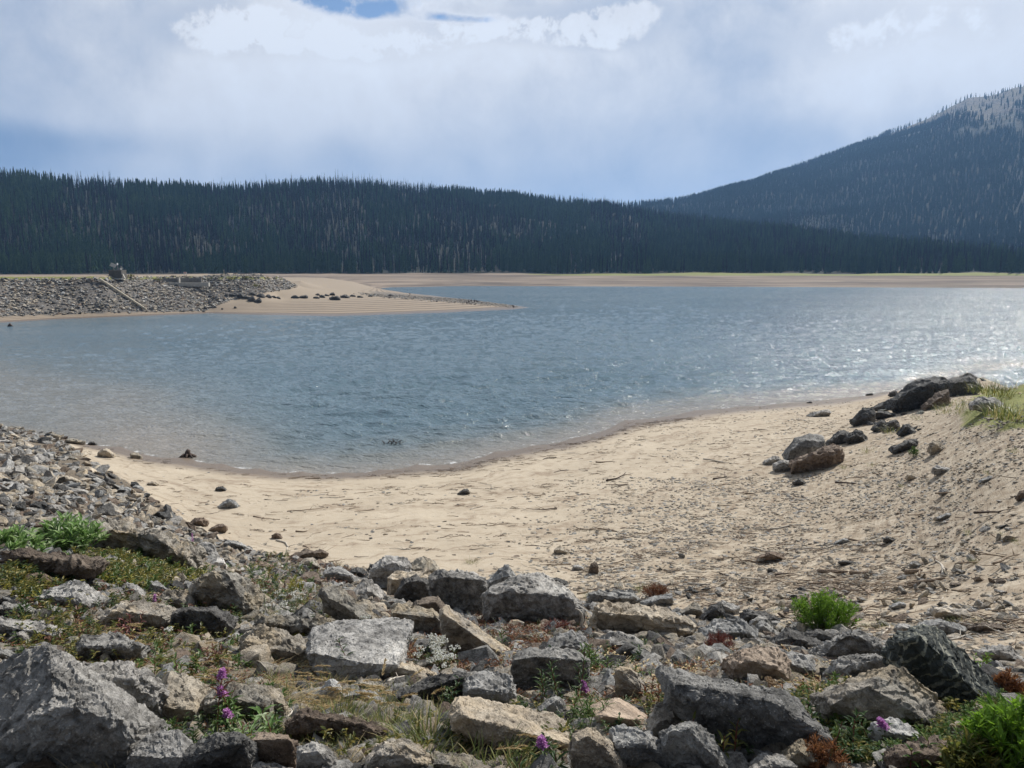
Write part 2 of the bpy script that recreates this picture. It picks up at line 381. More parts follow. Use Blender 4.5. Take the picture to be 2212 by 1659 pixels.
hil = np.where(infr & (RG < 60), smooth01((PXg - 2040 + (PYg - 850) * .6) / 120) * smooth01((960 - PYg) / 60), 0)
GRN = np.maximum(GRN, hil * .8)
# unevenness of the real surface, small
dz = (fbm(XX * 1.7, YY * 1.7, 4, 3) - .47) * (.04 + .22 * RIP) * np.clip(RG / 8, .15, 1) * (RG < 90)
dz += (fbm(XX * .25, YY * .25, 3, 13) - .47) * .5 * (RG > 90) * (RG < 560) * np.clip((ZZ - .4) * .5, 0, 1) * RIP
ZZ2 = ZZ + np.where(ZZ > .25, dz, dz * np.clip(ZZ / .25, 0, 1))
V = np.stack([XX, YY, ZZ2], -1).reshape(-1, 3)
nr, na = AA.shape
ii = np.arange(nr * na).reshape(nr, na)
Q = np.stack([ii[:-1, :-1], ii[:-1, 1:], ii[1:, 1:], ii[1:, :-1]], -1)      # counted so that normals point up
_, mtm = hill_z(AA, RG)
cls = np.zeros(AA.shape, int); cls[(RG >= 555)] = 1; cls[(RG >= 900) & mtm] = 2
cq = cls[:-1, :-1]
def sub_mesh(name, sel, mat, keepattr=True):
    q = Q[sel]; used, inv = np.unique(q, return_inverse=True)
    me = np_mesh(name, V[used], inv.reshape(q.shape)[:, ::-1])
    add_attr(me, 'rip', RIP.ravel()[used]); add_attr(me, 'grv', GRV.ravel()[used]); add_attr(me, 'grn', GRN.ravel()[used])
    me.materials.append(mat)
    o = bpy.data.objects.new(name, me); link(o); tag(o, kind='structure'); return o
# -- ground material
T = NT('sand_and_soil')
P = T.n('ShaderNodeNewGeometry').outputs['Position']
sx = T.n('ShaderNodeSeparateXYZ', Vector=P); zz = sx.outputs[2]
rip, grv, grn = T.attr('rip'), T.attr('grv'), T.attr('grn')
n1 = T.noise(P, .35, 5, .6); n2 = T.noise(P, 3.0, 6, .65); n3 = T.noise(P, 22.0, 5, .7); n4 = T.noise(P, 90.0, 3, .7)
sand = T.mix(T.mapr(n1, .3, .7), (.40, .343, .265), (.50, .435, .34))
sand = T.mix(T.math('MULTIPLY', T.mapr(n2, .35, .75), .45), sand, (.36, .285, .20))
sand = T.mix(T.math('MULTIPLY', T.mapr(n3, .52, .72), .40), sand, (.30, .235, .165))
# strand lines left by the falling water: follow the height contours
wob = T.noise(P, .22, 4, .6)
zw = T.math('ADD', zz, T.math('MULTIPLY', T.math('SUBTRACT', wob, .5), .30))
st1 = T.noise(T.n('ShaderNodeCombineXYZ', X=T.math('MULTIPLY', sx.outputs[0], .22), Y=T.math('MULTIPLY', sx.outputs[1], .05), Z=T.math('MULTIPLY', zw, 16.0)).outputs[0], 1.6, 5, .7)
st2 = T.math('SINE', T.math('MULTIPLY', T.math('ADD', zz, T.math('MULTIPLY', wob, .10)), 26.0))
strand = T.math('MULTIPLY', T.mapr(st1, .49, .66), T.mapr(n2, .3, .55))
sand = T.mix(T.math('MULTIPLY', strand, .75), sand, (.20, .145, .10))
dist = T.n('ShaderNodeVectorMath', {'operation': 'LENGTH'}, i0=P).outputs['Value']
farm = T.mapr(dist, 90, 140)
sand = T.mix(farm, sand, T.mix(T.math('MULTIPLY', T.mapr(st2, -.2, .9), T.mapr(zz, 2.4, 1.6)), (.28, .23, .175), (.16, .125, .095)))
ff = T.mapr(dist, 380, 430)
fb = T.noise(T.vmul(P, (.012, .012, 1.6)), 1.0, 6, .65, .4)
fcol = T.mix(T.mapr(fb, .38, .62), (.095, .072, .055), (.27, .215, .165))
fcol = T.mix(T.mapr(T.noise(T.vmul(P, (.02, .02, .5)), 1.0, 4, .6), .55, .7), fcol, (.10, .08, .065))
sand = T.mix(ff, sand, fcol)
# wet rim at the water
wet = T.math('MULTIPLY', T.mapr(T.math('ADD', zz, T.math('MULTIPLY', T.math('SUBTRACT', n2, .5), .12)), .32, .17), T.mapr(dist, 400, 300))
sand = T.mix(T.math('MULTIPLY', wet, .85), sand, (.125, .092, .068))
# gravelly bank
gv = T.vor(P, 9.0, out=1); gd = T.vor(P, 9.0)
gsep = T.n('ShaderNodeSeparateColor', Color=gv)
gcol = T.mix(gsep.outputs[0], (.20, .17, .14), (.50, .42, .31))
sand = T.mix(T.math('MULTIPLY', T.math('MULTIPLY', grv, T.mapr(gd, .35, .2)), T.mapr(gsep.outputs[1], .45, .7)), sand, gcol)
sand = T.mix(T.math('MULTIPLY', grv, T.math('MULTIPLY', T.mapr(n2, .40, .60), .62)), sand, (.21, .16, .11))
# soil and grit between the riprap
soil = T.mix(T.mapr(n3, .35, .65), (.06, .048, .035), (.20, .165, .125))
soil = T.mix(T.mapr(n2, .55, .75), soil, (.24, .205, .16))
fsoil = T.mix(T.mapr(n2, .4, .6), (.07, .068, .066), (.19, .17, .15))
soil = T.mix(farm, soil, fsoil)
colr = T.mix(T.mapr(T.math('ADD', rip, T.math('MULTIPLY', T.math('SUBTRACT', n2, .5), .5)), .35, .65), sand, soil)
gr = T.mix(T.mapr(n2, .35, .65), (.13, .155, .04), (.24, .235, .08))
colr = T.mix(T.mapr(T.math('ADD', grn, T.math('MULTIPLY', T.math('SUBTRACT', T.noise(P, .5, 5, .7), .5), 1.1)), .42, .62), colr, gr)
# forest floor and lakebed
colr = T.mix(T.mapr(dist, 555, 562), colr, (.035, .04, .022))
hgt = T.math('ADD', T.math('MULTIPLY', n3, .5), T.math('ADD', T.math('MULTIPLY', n4, .2), T.math('MULTIPLY', n2, .9)))
hgt = T.math('ADD', hgt, T.math('MULTIPLY', T.math('MULTIPLY', st1, -1.0), .8))
bm = T.bump(hgt, .9, .035)
rough = T.mapr(wet, 0, 1, .92, .35)
M_GROUND = T.out(T.principled(colr, rough, bm, .25))
# -- forest floor of the hills
T = NT('forest_floor')
P = T.n('ShaderNodeNewGeometry').outputs['Position']
hc = T.mix(T.mapr(T.noise(P, .05, 5, .6), .4, .6), (.014, .020, .012), (.030, .028, .020))
M_HILL = T.out(T.principled(hc, .95))
T = NT('mountain_rock_and_scrub')
gm = T.n('ShaderNodeNewGeometry'); P = gm.outputs['Position']
zz = T.n('ShaderNodeSeparateXYZ', Vector=P).outputs[2]
na_ = T.noise(P, .02, 6, .65); nb_ = T.noise(P, .09, 6, .7)
rockc = T.mix(T.mapr(nb_, .38, .62), (.035, .032, .030), (.15, .13, .11))
rockc = T.mix(T.mapr(na_, .46, .56), rockc, (.10, .085, .05))
fl = (.024, .03, .02)
TREELINE = 330.0
tl = T.mapr(T.math('ADD', zz, T.math('MULTIPLY', T.math('SUBTRACT', na_, .5), 190)), 282, 312)
M_MOUNT = T.out(T.principled(T.mix(tl, fl, rockc), .95, T.bump(nb_, .9, 6.0)))
sub_mesh('ground', cq == 0, M_GROUND)
sub_mesh('hill', cq == 1, M_HILL)
sub_mesh('mountain', cq == 2, M_MOUNT)
# ---------------------------------------------------------------- water
wa = np.radians(np.concatenate([np.linspace(-60, -36.5, 90)[:-1], np.linspace(-36.5, 36.5, 1150), np.linspace(36.5, 75, 120)[1:]]))
vv_ = np.linspace(math.atan(EYE / 24.0), math.atan(EYE / 330.0), 560); wr = np.concatenate([EYE / np.tan(vv_), np.linspace(330, 600, 70)[1:]])
WA, WR = np.meshgrid(wa, wr)
wx, wy = WR * np.sin(WA), WR * np.cos(WA)
depth = -H_polar(WA, WR)
wpx, wpy = project(wx, wy, 0 * wx)
silt = np.clip(1 - depth / 1.5, 0, 1) ** 1.3 * (WR < 120)
blot = fbm(wx * .05 + 3, wy * .03, 3, 21)
left = smooth01((620 - wpx + (wpy - 800) * 1.8) / 640) * smooth01((wpy - 690) / 160)
silt = np.clip(np.maximum(silt * .9, left * .85 * np.clip(blot * 2.1 - .05, .7, 1.15)), 0, 1)
wi = np.arange(wx.size).reshape(wx.shape)
wq = np.stack([wi[:-1, :-1], wi[1:, :-1], wi[1:, 1:], wi[:-1, 1:]], -1).reshape(-1, 4)
def ridged(v): return 1 - np.abs(2 * v - 1)
ca_, sa_ = math.cos(math.radians(16)), math.sin(math.radians(16))
ux, uy = wx * ca_ + wy * sa_, -wx * sa_ + wy * ca_
ux2, uy2 = wx * math.cos(.1) - wy * math.sin(.1), wx * math.sin(.1) + wy * math.cos(.1)
amp = .35 + .75 * smooth01((wpx - 100) / 900) ; amp = amp * np.clip(.25 + depth / 1.2, .12, 1) * (.7 + .6 * fbm(wx * .03, wy * .05, 2, 91))
wz = .22 * (ridged(fbm(ux * .22, uy * .62, 3, 51)) ** 2 - .5) + .15 * (ridged(fbm(ux2 * .42 + 9, uy2 * 1.25, 3, 57)) ** 2 - .5) + .07 * (fbm(ux * 1.3, uy * 2.9, 3, 53) - .5)
wz = (wz * 1.5 + .22 * (fbm(ux * .07, uy * .17, 2, 59) - .5)) * amp * np.clip((depth + .05) / .2, 0, 1)
wv = np.stack([wx, wy, wz - .01], -1).reshape(-1, 3)
bad = (depth.reshape(-1)[wq] < -.35).all(1)
wq = wq[~bad]; used, inv = np.unique(wq, return_inverse=True)
wm = np_mesh('water', wv[used], inv.reshape(wq.shape)[:, ::-1]); add_attr(wm, 'silt', silt.ravel()[used]); add_attr(wm, 'depth', depth.ravel()[used])
T = NT('lake_water')
P = T.n('ShaderNodeNewGeometry').outputs['Position']
silt_, dep = T.attr('silt'), T.attr('depth')
rot = T.n('ShaderNodeVectorRotate', {'rotation_type': 'Z_AXIS'}, Vector=P, Angle=math.radians(17)).outputs[0]
big = T.noise(T.vmul(rot, (.16, .62, 1)), 1.0, 3, .55, .35)
med = T.noise(T.vmul(rot, (.62, 1.7, 1)), 1.0, 4, .6, .5)
sml = T.noise(T.vmul(rot, (2.6, 5.5, 1)), 1.0, 4, .6, .3)
gust = T.noise(T.vmul(P, (.012, .03, 1)), 1.0, 4, .6)
def sharp(v): return T.math('SUBTRACT', 1.0, T.math('ABSOLUTE', T.math('SUBTRACT', T.math('MULTIPLY', v, 2.0), 1.0)))
wd_ = T.n('ShaderNodeVectorMath', {'operation': 'LENGTH'}, i0=P).outputs['Value']
hh = T.math('ADD', T.math('MULTIPLY', sharp(med), .16), T.math('MULTIPLY', sml, .10))
nrm = T.bump(hh, 1.0, 1.0)
deep = T.mix(T.mapr(gust, .4, .65), (.082, .138, .175), (.112, .170, .208))
body = T.mix(T.mapr(silt_, 0, .5), deep, (.155, .182, .188))
body = T.mix(T.mapr(silt_, .35, .95), body, (.265, .242, .21))
foam_n = T.math('MULTIPLY', T.mapr(T.noise(T.vmul(rot, (.5, 1.1, 1)), 1.0, 5, .62, .4), .735, .76), T.mapr(T.noise(T.vmul(rot, (3, 6, 1)), 1.0, 4, .7), .45, .6))
rimn = T.noise(T.vmul(P, (1.4, 1.4, 1)), 1.0, 4, .7)
rim = T.math('MULTIPLY', T.mapr(T.math('ABSOLUTE', T.math('SUBTRACT', dep, .03)), .05, .01), T.math('MULTIPLY', T.mapr(rimn, .54, .64), .6))
foam = T.math('MAXIMUM', foam_n, rim)
body = T.mix(foam, body, (.75, .76, .76))
ps = T.principled(body, T.math('MAXIMUM', T.mapr(wd_, 60, 350, .12, .17), T.math('MULTIPLY', foam, .7)), nrm, .5, IOR=1.333)
M_WATER = T.out(ps)
wm.materials.append(M_WATER)
wo = bpy.data.objects.new('water', wm); link(wo); tag(wo, kind='structure')
# ---------------------------------------------------------------- instancing for uncountable stuff
STORE = bpy.data.collections.new('unlinked_shapes')   # not linked to the scene: sources only
def scatter(name, pts, rot, scl, idx, sources, kind='stuff', label=None):
    """pts (n,3), rot (n,3), scl (n,3), idx (n), sources: meshes"""
    colx = bpy.data.collections.new(name + '_shapes')
    for k, me in enumerate(sources):
        o = bpy.data.objects.new('%s_shape_%02d' % (name, k), me); colx.objects.link(o)
    me = bpy.data.meshes.new(name); me.vertices.add(len(pts)); me.vertices.foreach_set('co', np.asarray(pts, np.float32).ravel())
    for nm, arr in (('rot', rot), ('scl', scl)):
        a = me.attributes.new(nm, 'FLOAT_VECTOR', 'POINT'); a.data.foreach_set('vector', np.asarray(arr, np.float32).ravel())
    a = me.attributes.new('idx', 'INT', 'POINT'); a.data.foreach_set('value', np.asarray(idx, np.int32))
    o = bpy.data.objects.new(name, me); link(o)
    g = bpy.data.node_groups.new(name, 'GeometryNodeTree')
    g.interface.new_socket('Geometry', in_out='INPUT', socket_type='NodeSocketGeometry')
    g.interface.new_socket('Geometry', in_out='OUTPUT', socket_type='NodeSocketGeometry')
    N = g.nodes; gi = N.new('NodeGroupInput'); go = N.new('NodeGroupOutput')
    ip = N.new('GeometryNodeInstanceOnPoints'); ci = N.new('GeometryNodeCollectionInfo')
    ci.inputs['Collection'].default_value = colx; ci.inputs['Separate Children'].default_value = True; ci.inputs['Reset Children'].default_value = True
    ip.inputs['Pick Instance'].default_value = True
    def na(nm, typ):
        n = N.new('GeometryNodeInputNamedAttribute'); n.data_type = typ; n.inputs[0].default_value = nm
        return [q for q in n.outputs if q.enabled and q.name == 'Attribute'][0]
    e2r = N.new('FunctionNodeEulerToRotation')
    L = g.links
    L.new(gi.outputs[0], ip.inputs['Points']); L.new(ci.outputs[0], ip.inputs['Instance'])
    L.new(na('idx', 'INT'), ip.inputs['Instance Index']); L.new(na('rot', 'FLOAT_VECTOR'), e2r.inputs[0]); L.new(e2r.outputs[0], ip.inputs['Rotation'])
    L.new(na('scl', 'FLOAT_VECTOR'), ip.inputs['Scale']); L.new(ip.outputs[0], go.inputs[0])
    md = o.modifiers.new('scatter', 'NODES'); md.node_group = g
    tag(o, label=label, kind=kind)
    return o
# ---------------------------------------------------------------- conifers
def tree_mat(name, c1, c2, c3=None):
    T = NT(name); r = orand(T)
    P = T.n('ShaderNodeNewGeometry').outputs['Position']
    cc = T.mix(T.math('FRACT', T.math('ADD', T.math('MULTIPLY', r, .55), T.mapr(T.noise(P, .016, 3, .6), .35, .65, 0, .44))), c1, c2)
    if c3: cc = T.mix(T.mapr(T.noise(P, .9, 3, .6), .5, .62), cc, c3)
    return T.out(T.principled(cc, 1.0, None, .0))
M_CROWN = tree_mat('spruce_needles', (.012, .036, .022), (.080, .125, .050), (.030, .055, .032))
M_DEAD = tree_mat('dead_spruce_wood', (.018, .016, .016), (.036, .031, .030), (.014, .013, .012))
M_DEADF = tree_mat('far_dead_spruce', (.015, .019, .019), (.027, .029, .028))
M_CROWNF = tree_mat('far_spruce_needles', (.014, .030, .022), (.034, .052, .032))
M_BARK = tree_mat('conifer_bark', (.018, .015, .012), (.034, .028, .023))
def spire(h, w, layers, seg, rnd, gaps=0.0):
    """layered drooping branches of a narrow conifer"""
    v, f = [], []
    for i in range(layers):
        t = i / layers
        z0 = h * (.07 + .93 * t); rr = w * (1 - t) ** .8 * rnd.uniform(.75, 1.15) + .04 * w
        hh = h * (.93 / layers) * 1.9
        b = len(v); v.append((0, 0, min(z0 + hh, h * 1.0)))
        ph = rnd.uniform(0, 6.28)
        for k in range(seg * 2):
            a = ph + k * math.pi / seg; q = rr * (rnd.uniform(.8, 1.2) if k % 2 == 0 else rnd.uniform(.3, .5))
            v.append((math.cos(a) * q, math.sin(a) * q, z0 - (h * .03 * rnd.uniform(.3, 1.3) if k % 2 == 0 else -h * .012)))
        for k in range(seg * 2):
            if rnd.random() < gaps: continue
            f.append((b, b + 1 + k, b + 1 + (k + 1) % (seg * 2)))
    return v, f
def pole(h, r, n=5):
    v = [(math.cos(i * 6.2832 / n) * r, math.sin(i * 6.2832 / n) * r, -.5) for i in range(n)] + [(0, 0, h)]
    return v, [(i, (i + 1) % n, n) for i in range(n)]
def twigs(h, w, n, rnd, rise=.25):
    v, f = [], []
    for i in range(n):
        t = rnd.uniform(.12, .96); z = h * t; a = rnd.uniform(0, 6.28); L = w * (1.05 - t) ** .6 * rnd.uniform(.5, 1.2)
        dx, dy = math.cos(a), math.sin(a); b = len(v); wd = .07 + .05 * rnd.random()
        v += [(0, 0, z - wd), (0, 0, z + wd), (dx * L, dy * L, z + L * rnd.uniform(-.3, rise)), (dx * L * .5 - dy * .25, dy * L * .5 + dx * .25, z + .1)]
        f += [(b, b + 2, b + 1), (b, b + 3, b + 1)]
    return v, f
def join(parts):
    V_, F_, M_ = [], [], []
    for (v, f), m in parts:
        b = len(V_); V_ += v; F_ += [tuple(b + q for q in x) for x in f]; M_ += [m] * len(f)
    return V_, F_, M_
rnd = random.Random(3)
live, dead, farl, fard = [], [], [], []
for k in range(5):
    V_, F_, M_ = join([(spire(13 + rnd.uniform(-1, 1), 1.55 + .3 * rnd.random(), 11, 6, rnd, .06), 0), (pole(12, .16), 1)])
    live.append(mesh_of('live_%d' % k, V_, F_, (M_CROWN, M_BARK), M_))
for k in range(5):
    V_, F_, M_ = join([(pole(13.5 + rnd.uniform(-1, 1), .17), 0), (twigs(13, 1.15, 46, rnd), 0), (spire(12.5, .75, 8, 4, rnd, .55), 0)])
    dead.append(mesh_of('dead_%d' % k, V_, F_, (M_DEAD,), M_))
for k in range(4):
    V_, F_, M_ = join([(spire(13, 1.7, 5, 4, rnd), 0)])
    farl.append(mesh_of('farl_%d' % k, V_, F_, (M_CROWNF,), M_))
    V_, F_, M_ = join([(pole(13.5, .2, 3), 0), (spire(12.5, .8, 4, 3, rnd, .4), 0)])
    fard.append(mesh_of('fard_%d' % k, V_, F_, (M_DEADF,), M_))
def gen(az0, az1, r0, r1, sp, fn=None):
    out = []
    r = r0
    rows_a, rows_r = [], []
    while r < r1:
        n = int((az1 - az0) * r / sp)
        a = az0 + (np.arange(n) + RNG.random(n)) * (az1 - az0) / n
        rows_a.append(a); rows_r.append(r + (RNG.random(n) - .5) * sp * 1.2); r += sp
    return np.concatenate(rows_a), np.concatenate(rows_r)
def plant_forest(name, a, r, live_src, dead_src, scale=(.75, 1.2)):
    z, mt = hill_z(a, r) if (r.min() >= R0) else (H_polar(a, r), None)
    n = len(a)
    x, y = r * np.sin(a), r * np.cos(a)
    patch = fbm(a * 14 + 2, r / 130.0, 4, 31)
    pdead = np.clip(.30 - .20 * (r > 1100) + (patch - .47) * 3.4 + .06 * (r > 650) - .28 * np.exp(-((r - 575) / 30) ** 2), .08, .85)
    dd = RNG.random(n) < pdead
    idx = np.where(dd, len(live_src) + RNG.integers(0, len(dead_src), n), RNG.integers(0, len(live_src), n))
    s = scale[0] + (scale[1] - scale[0]) * RNG.random(n) ** 1.2
    s = s * (.82 + .4 * fbm(a * 30, r / 40.0, 2, 77))
    ws = s * (.8 + .45 * RNG.random(n))
    tall = dd & (RNG.random(n) < .16); s = np.where(tall, s * RNG.uniform(1.15, 1.45, n), s); ws = np.where(tall, ws * .75, ws)
    rot = np.stack([(RNG.random(n) - .5) * .06, (RNG.random(n) - .5) * .06, RNG.random(n) * 6.28], 1)
    return np.stack([x, y, z - .3], 1), rot, np.stack([ws, ws, s], 1), idx, dd
# front hill
a, r = gen(-.86, .86, R0 + 6, 1080, 3.9)
R1v = R1_of(a)
_, mt = hill_z(a, r)
px_ = CX + F * CP * np.tan(a)
clear = (px_ > 1000) & (r < R0 + 4 + 26 * smooth01((px_ - 1400) / 500) + 14 * fbm(px_ / 60, r * 0, 3, 88)) & (RNG.random(len(a)) < .84)         # open meadow edge
k = (r < R1v + 26) & ~mt & ~clear & (RNG.random(len(a)) < np.clip(2.6 * fbm(r * np.sin(a) / 22, r * np.cos(a) / 30, 3, 97) - .2, .45, 1))
a, r = a[k], r[k]
pts, rot, scl, idx, dd = plant_forest('f', a, r, live, dead)
# the 300 that stand largest in the picture become trees of their own
px_ = CX + F * CP * np.tan(a)
vis = np.nonzero((px_ > 640) & (px_ < 2205) & (r < R0 + 75))[0]
app = scl[vis, 2] / r[vis] - .00025 * (r[vis] - R0 - 6) / 10
chosen = vis[np.argsort(-app)[:300]]
rest = np.ones(len(a), bool); rest[chosen] = False
scatter('forest', pts[rest], rot[rest], scl[rest], idx[rest], live + dead, label='dense forest of dark spruce and grey dead trees covering the hill across the lake')
# mountain
a, r = gen(-.1, .86, 905, 2420, 6.3)
zt, mt = hill_z(a, r)
nz = fbm(r * np.sin(a) / 60, r * np.cos(a) / 60, 4, 41)
lim = 298 + (nz - .47) * 210
k = mt & (r < R2_of(a) + 25) & ((zt < lim) | (RNG.random(len(a)) < .07))
a, r = a[k], r[k]
pts2, rot2, scl2, idx2, _ = plant_forest('m', a, r, farl, fard, (.8, 1.15))
scatter('mountain_forest', pts2, rot2, scl2 * np.array([1.15, 1.15, 1.0]), idx2, farl + fard, label='far off blue green forest on the slope of the high mountain')
# individual trees
protos = {}
def build_tree(kind, k):
    rn = random.Random(100 + k + (50 if kind else 0))
    root = empty('spruce_tree' if not kind else 'dead_spruce_tree')
    if not kind:
        v, f = spire(13 + rn.uniform(-1, 1), 1.6 + .4 * rn.random(), 15, 8, rn, .10)
        cr_ = bpy.data.objects.new('crown', mesh_of('crown', v, f, (M_CROWN,)))
        v, f = pole(12.4, .18, 7)
        tr = bpy.data.objects.new('trunk', mesh_of('trunk', v, f, (M_BARK,)))
    else:
        v, f, _ = join([(twigs(13, 1.2, 90, rn), 0), (spire(12.5, .7, 9, 4, rn, .55), 0)])
        cr_ = bpy.data.objects.new('crown', mesh_of('crown', v, f, (M_DEAD,)))
        v, f = pole(13.4, .19, 7)
        tr = bpy.data.objects.new('trunk', mesh_of('trunk', v, f, (M_DEAD,)))
    link(cr_, root); link(tr, root); return root
for kd in (0, 1):
    for k in range(4): protos[(kd, k)] = build_tree(kd, k)
first = set()
def dup(root):
    r_ = root.copy(); COL.objects.link(r_)
    for ch in root.children:
        q = ch.copy(); COL.objects.link(q); q.parent = r_
    return r_
def where_word(px):
    return ('behind the boulder spit' if px < 1150 else 'above the middle of the far shore' if px < 1650 else 'below the foot of the mountain')
for n_, i in enumerate(chosen):
    kd = int(dd[i]); k = n_ % 4
    src = protos[(kd, k)]
    o = src if (kd, k) not in first else dup(src)
    first.add((kd, k))
    o.location = pts[i]; o.rotation_euler = rot[i]; o.scale = scl[i]
    p = px_[i]; big = scl[i, 2] > 1.05
    sec = where_word(CX + F * CP * math.tan(math.atan2(pts[i][0], pts[i][1])))
    lab = ('tall ' if big else 'short ') + ('grey dead' if kd else 'dark green') + ' conifer at the forest edge ' + sec
    tag(o, lab, 'tree', lab.replace('conifer', 'conifers'))
for kk, o in protos.items():
    if kk not in first:
        for ch in list(o.children): bpy.data.objects.remove(ch)
        bpy.data.objects.remove(o)
# ---------------------------------------------------------------- haze
def build_haze(density=.00016):
    T = NT('haze_air')
    pv = T.n('ShaderNodeVolumePrincipled', Color=(.30, .56, 1.0), Density=density, Anisotropy=.2)
    m = T.out(pv.outputs[0], sock='Volume')
    bpy.ops.mesh.primitive_cube_add(size=2)
    o = bpy.context.active_object; o.name = 'haze'; o.data.name = 'haze'
    o.scale = (9500, 9500, 330); o.location = (0, 0, 320)
    o.data.materials.append(m); tag(o, kind='stuff', label='thin blue haze over the lake and hills')
# ---------------------------------------------------------------- rock materials
def rock_mat(name, dark, mid, lite, patch=.5, veins=None, grain=1.0, tan=None, bump=.9):
    T = NT(name)
    tc = T.n('ShaderNodeTexCoord').outputs['Object']; r = orand(T)
    off = T.n('ShaderNodeCombineXYZ', X=T.math('MULTIPLY', r, 37.0), Y=T.math('MULTIPLY', r, 91.0), Z=T.math('MULTIPLY', r, 17.0)).outputs[0]
    P = T.n('ShaderNodeVectorRotate', {'rotation_type': 'EULER_XYZ'}, Vector=T.vadd(tc, off), Rotation=T.n('ShaderNodeCombineXYZ', X=T.math('MULTIPLY', T.math('SUBTRACT', r, .5), 1.6), Y=T.math('SINE', T.math('MULTIPLY', r, 50.0)), Z=T.math('MULTIPLY', r, 6.28)).outputs[0]).outputs[0]
    big = T.noise(P, 2.2, 5, .6, .4); md = T.noise(P, 9.0 * grain, 8, .72, .3); fi = T.noise(P, 42.0 * grain, 5, .78)
    lay = T.noise(T.vmul(P, (1.2, 2.0, 10.0)), 1.8, 7, .65, .5)
    rr = T.n('ShaderNodeCombineColor')
    c0 = T.mix(T.mapr(md, .38, .56), dark, mid)
    c0 = T.mix(T.mapr(T.math('ADD', T.math('MULTIPLY', big, .7), T.math('MULTIPLY', fi, .45)), .48 + .2 * (1 - patch), .70 + .16 * (1 - patch)), c0, lite)
    c0 = T.mix(T.math('MULTIPLY', T.mapr(lay, .5, .68), .45), c0, dark)
    if tan is not None:
        c0 = T.mix(T.math('MULTIPLY', T.mapr(T.noise(T.vadd(P, (9, 3, 1)), 3.1, 6, .62), .48, .6), .75), c0, tan)
    # grains and lichen flecks
    vv = T.vor(P, 70.0 * grain); c0 = T.mix(T.math('MULTIPLY', T.mapr(vv, .25, .1), T.mapr(md, .42, .6)), c0, lite)
    c0 = T.mix(T.math('MULTIPLY', T.mapr(fi, .55, .64), .75), c0, dark)
    if veins is not None:
        wv = T.t.nodes.new('ShaderNodeTexWave'); wv.wave_type = 'BANDS'; wv.bands_direction = 'Z'
        T.set(wv.inputs['Vector'], P); wv.inputs['Scale'].default_value = 5.0; wv.inputs['Distortion'].default_value = 3.0
        wv.inputs['Detail'].default_value = 5; wv.inputs['Detail Scale'].default_value = 2.2; wv.inputs['Detail Roughness'].default_value = .65
        c0 = T.mix(T.math('MULTIPLY', T.mapr(wv.outputs['Fac'], .80, .95), T.mapr(md, .38, .6)), c0, veins)
    # every stone has its own tone
    c0 = T.mix(1.0, c0, T.n('ShaderNodeCombineColor', Red=T.math('ADD', .80, T.math('MULTIPLY', r, .45)), Green=T.math('ADD', .82, T.math('MULTIPLY', r, .40)), Blue=T.math('ADD', .84, T.math('MULTIPLY', r, .36))).outputs[0], 'MULTIPLY')
    h = T.math('ADD', T.math('MULTIPLY', md, 1.6), T.math('ADD', T.math('MULTIPLY', fi, .55), T.math('MULTIPLY', lay, .9)))
    return T.out(T.principled(c0, .82, T.bump(h, bump, .028 / grain ** .5), .3))
M = {
 'g': rock_mat('grey_gneiss', (.098, .094, .087), (.34, .33, .31), (.68, .66, .61)),
 'gt': rock_mat('grey_tan_gneiss', (.095, .083, .068), (.34, .315, .27), (.66, .61, .53), tan=(.40, .325, .22)),
 't': rock_mat('tan_granite', (.12, .10, .08), (.36, .315, .25), (.66, .60, .49), patch=.7, tan=(.46, .385, .28)),
 'b': rock_mat('blue_grey_schist', (.106, .105, .102), (.34, .337, .325), (.68, .67, .635)),
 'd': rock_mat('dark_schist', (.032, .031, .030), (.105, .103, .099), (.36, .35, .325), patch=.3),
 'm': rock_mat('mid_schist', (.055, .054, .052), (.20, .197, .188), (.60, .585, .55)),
 's': rock_mat('veined_slate', (.035, .042, .040), (.085, .096, .090), (.16, .17, .155), patch=.3, veins=(.46, .45, .36)),
 'n': rock_mat('brown_gneiss', (.075, .055, .042), (.19, .145, .11), (.34, .28, .22)),
 'w': rock_mat('white_quartz', (.42, .40, .38), (.68, .66, .62), (.84, .82, .79), patch=.7),
 'o': rock_mat('sandstone_orange', (.20, .155, .12), (.38, .30, .23), (.55, .455, .36), patch=.6),
}
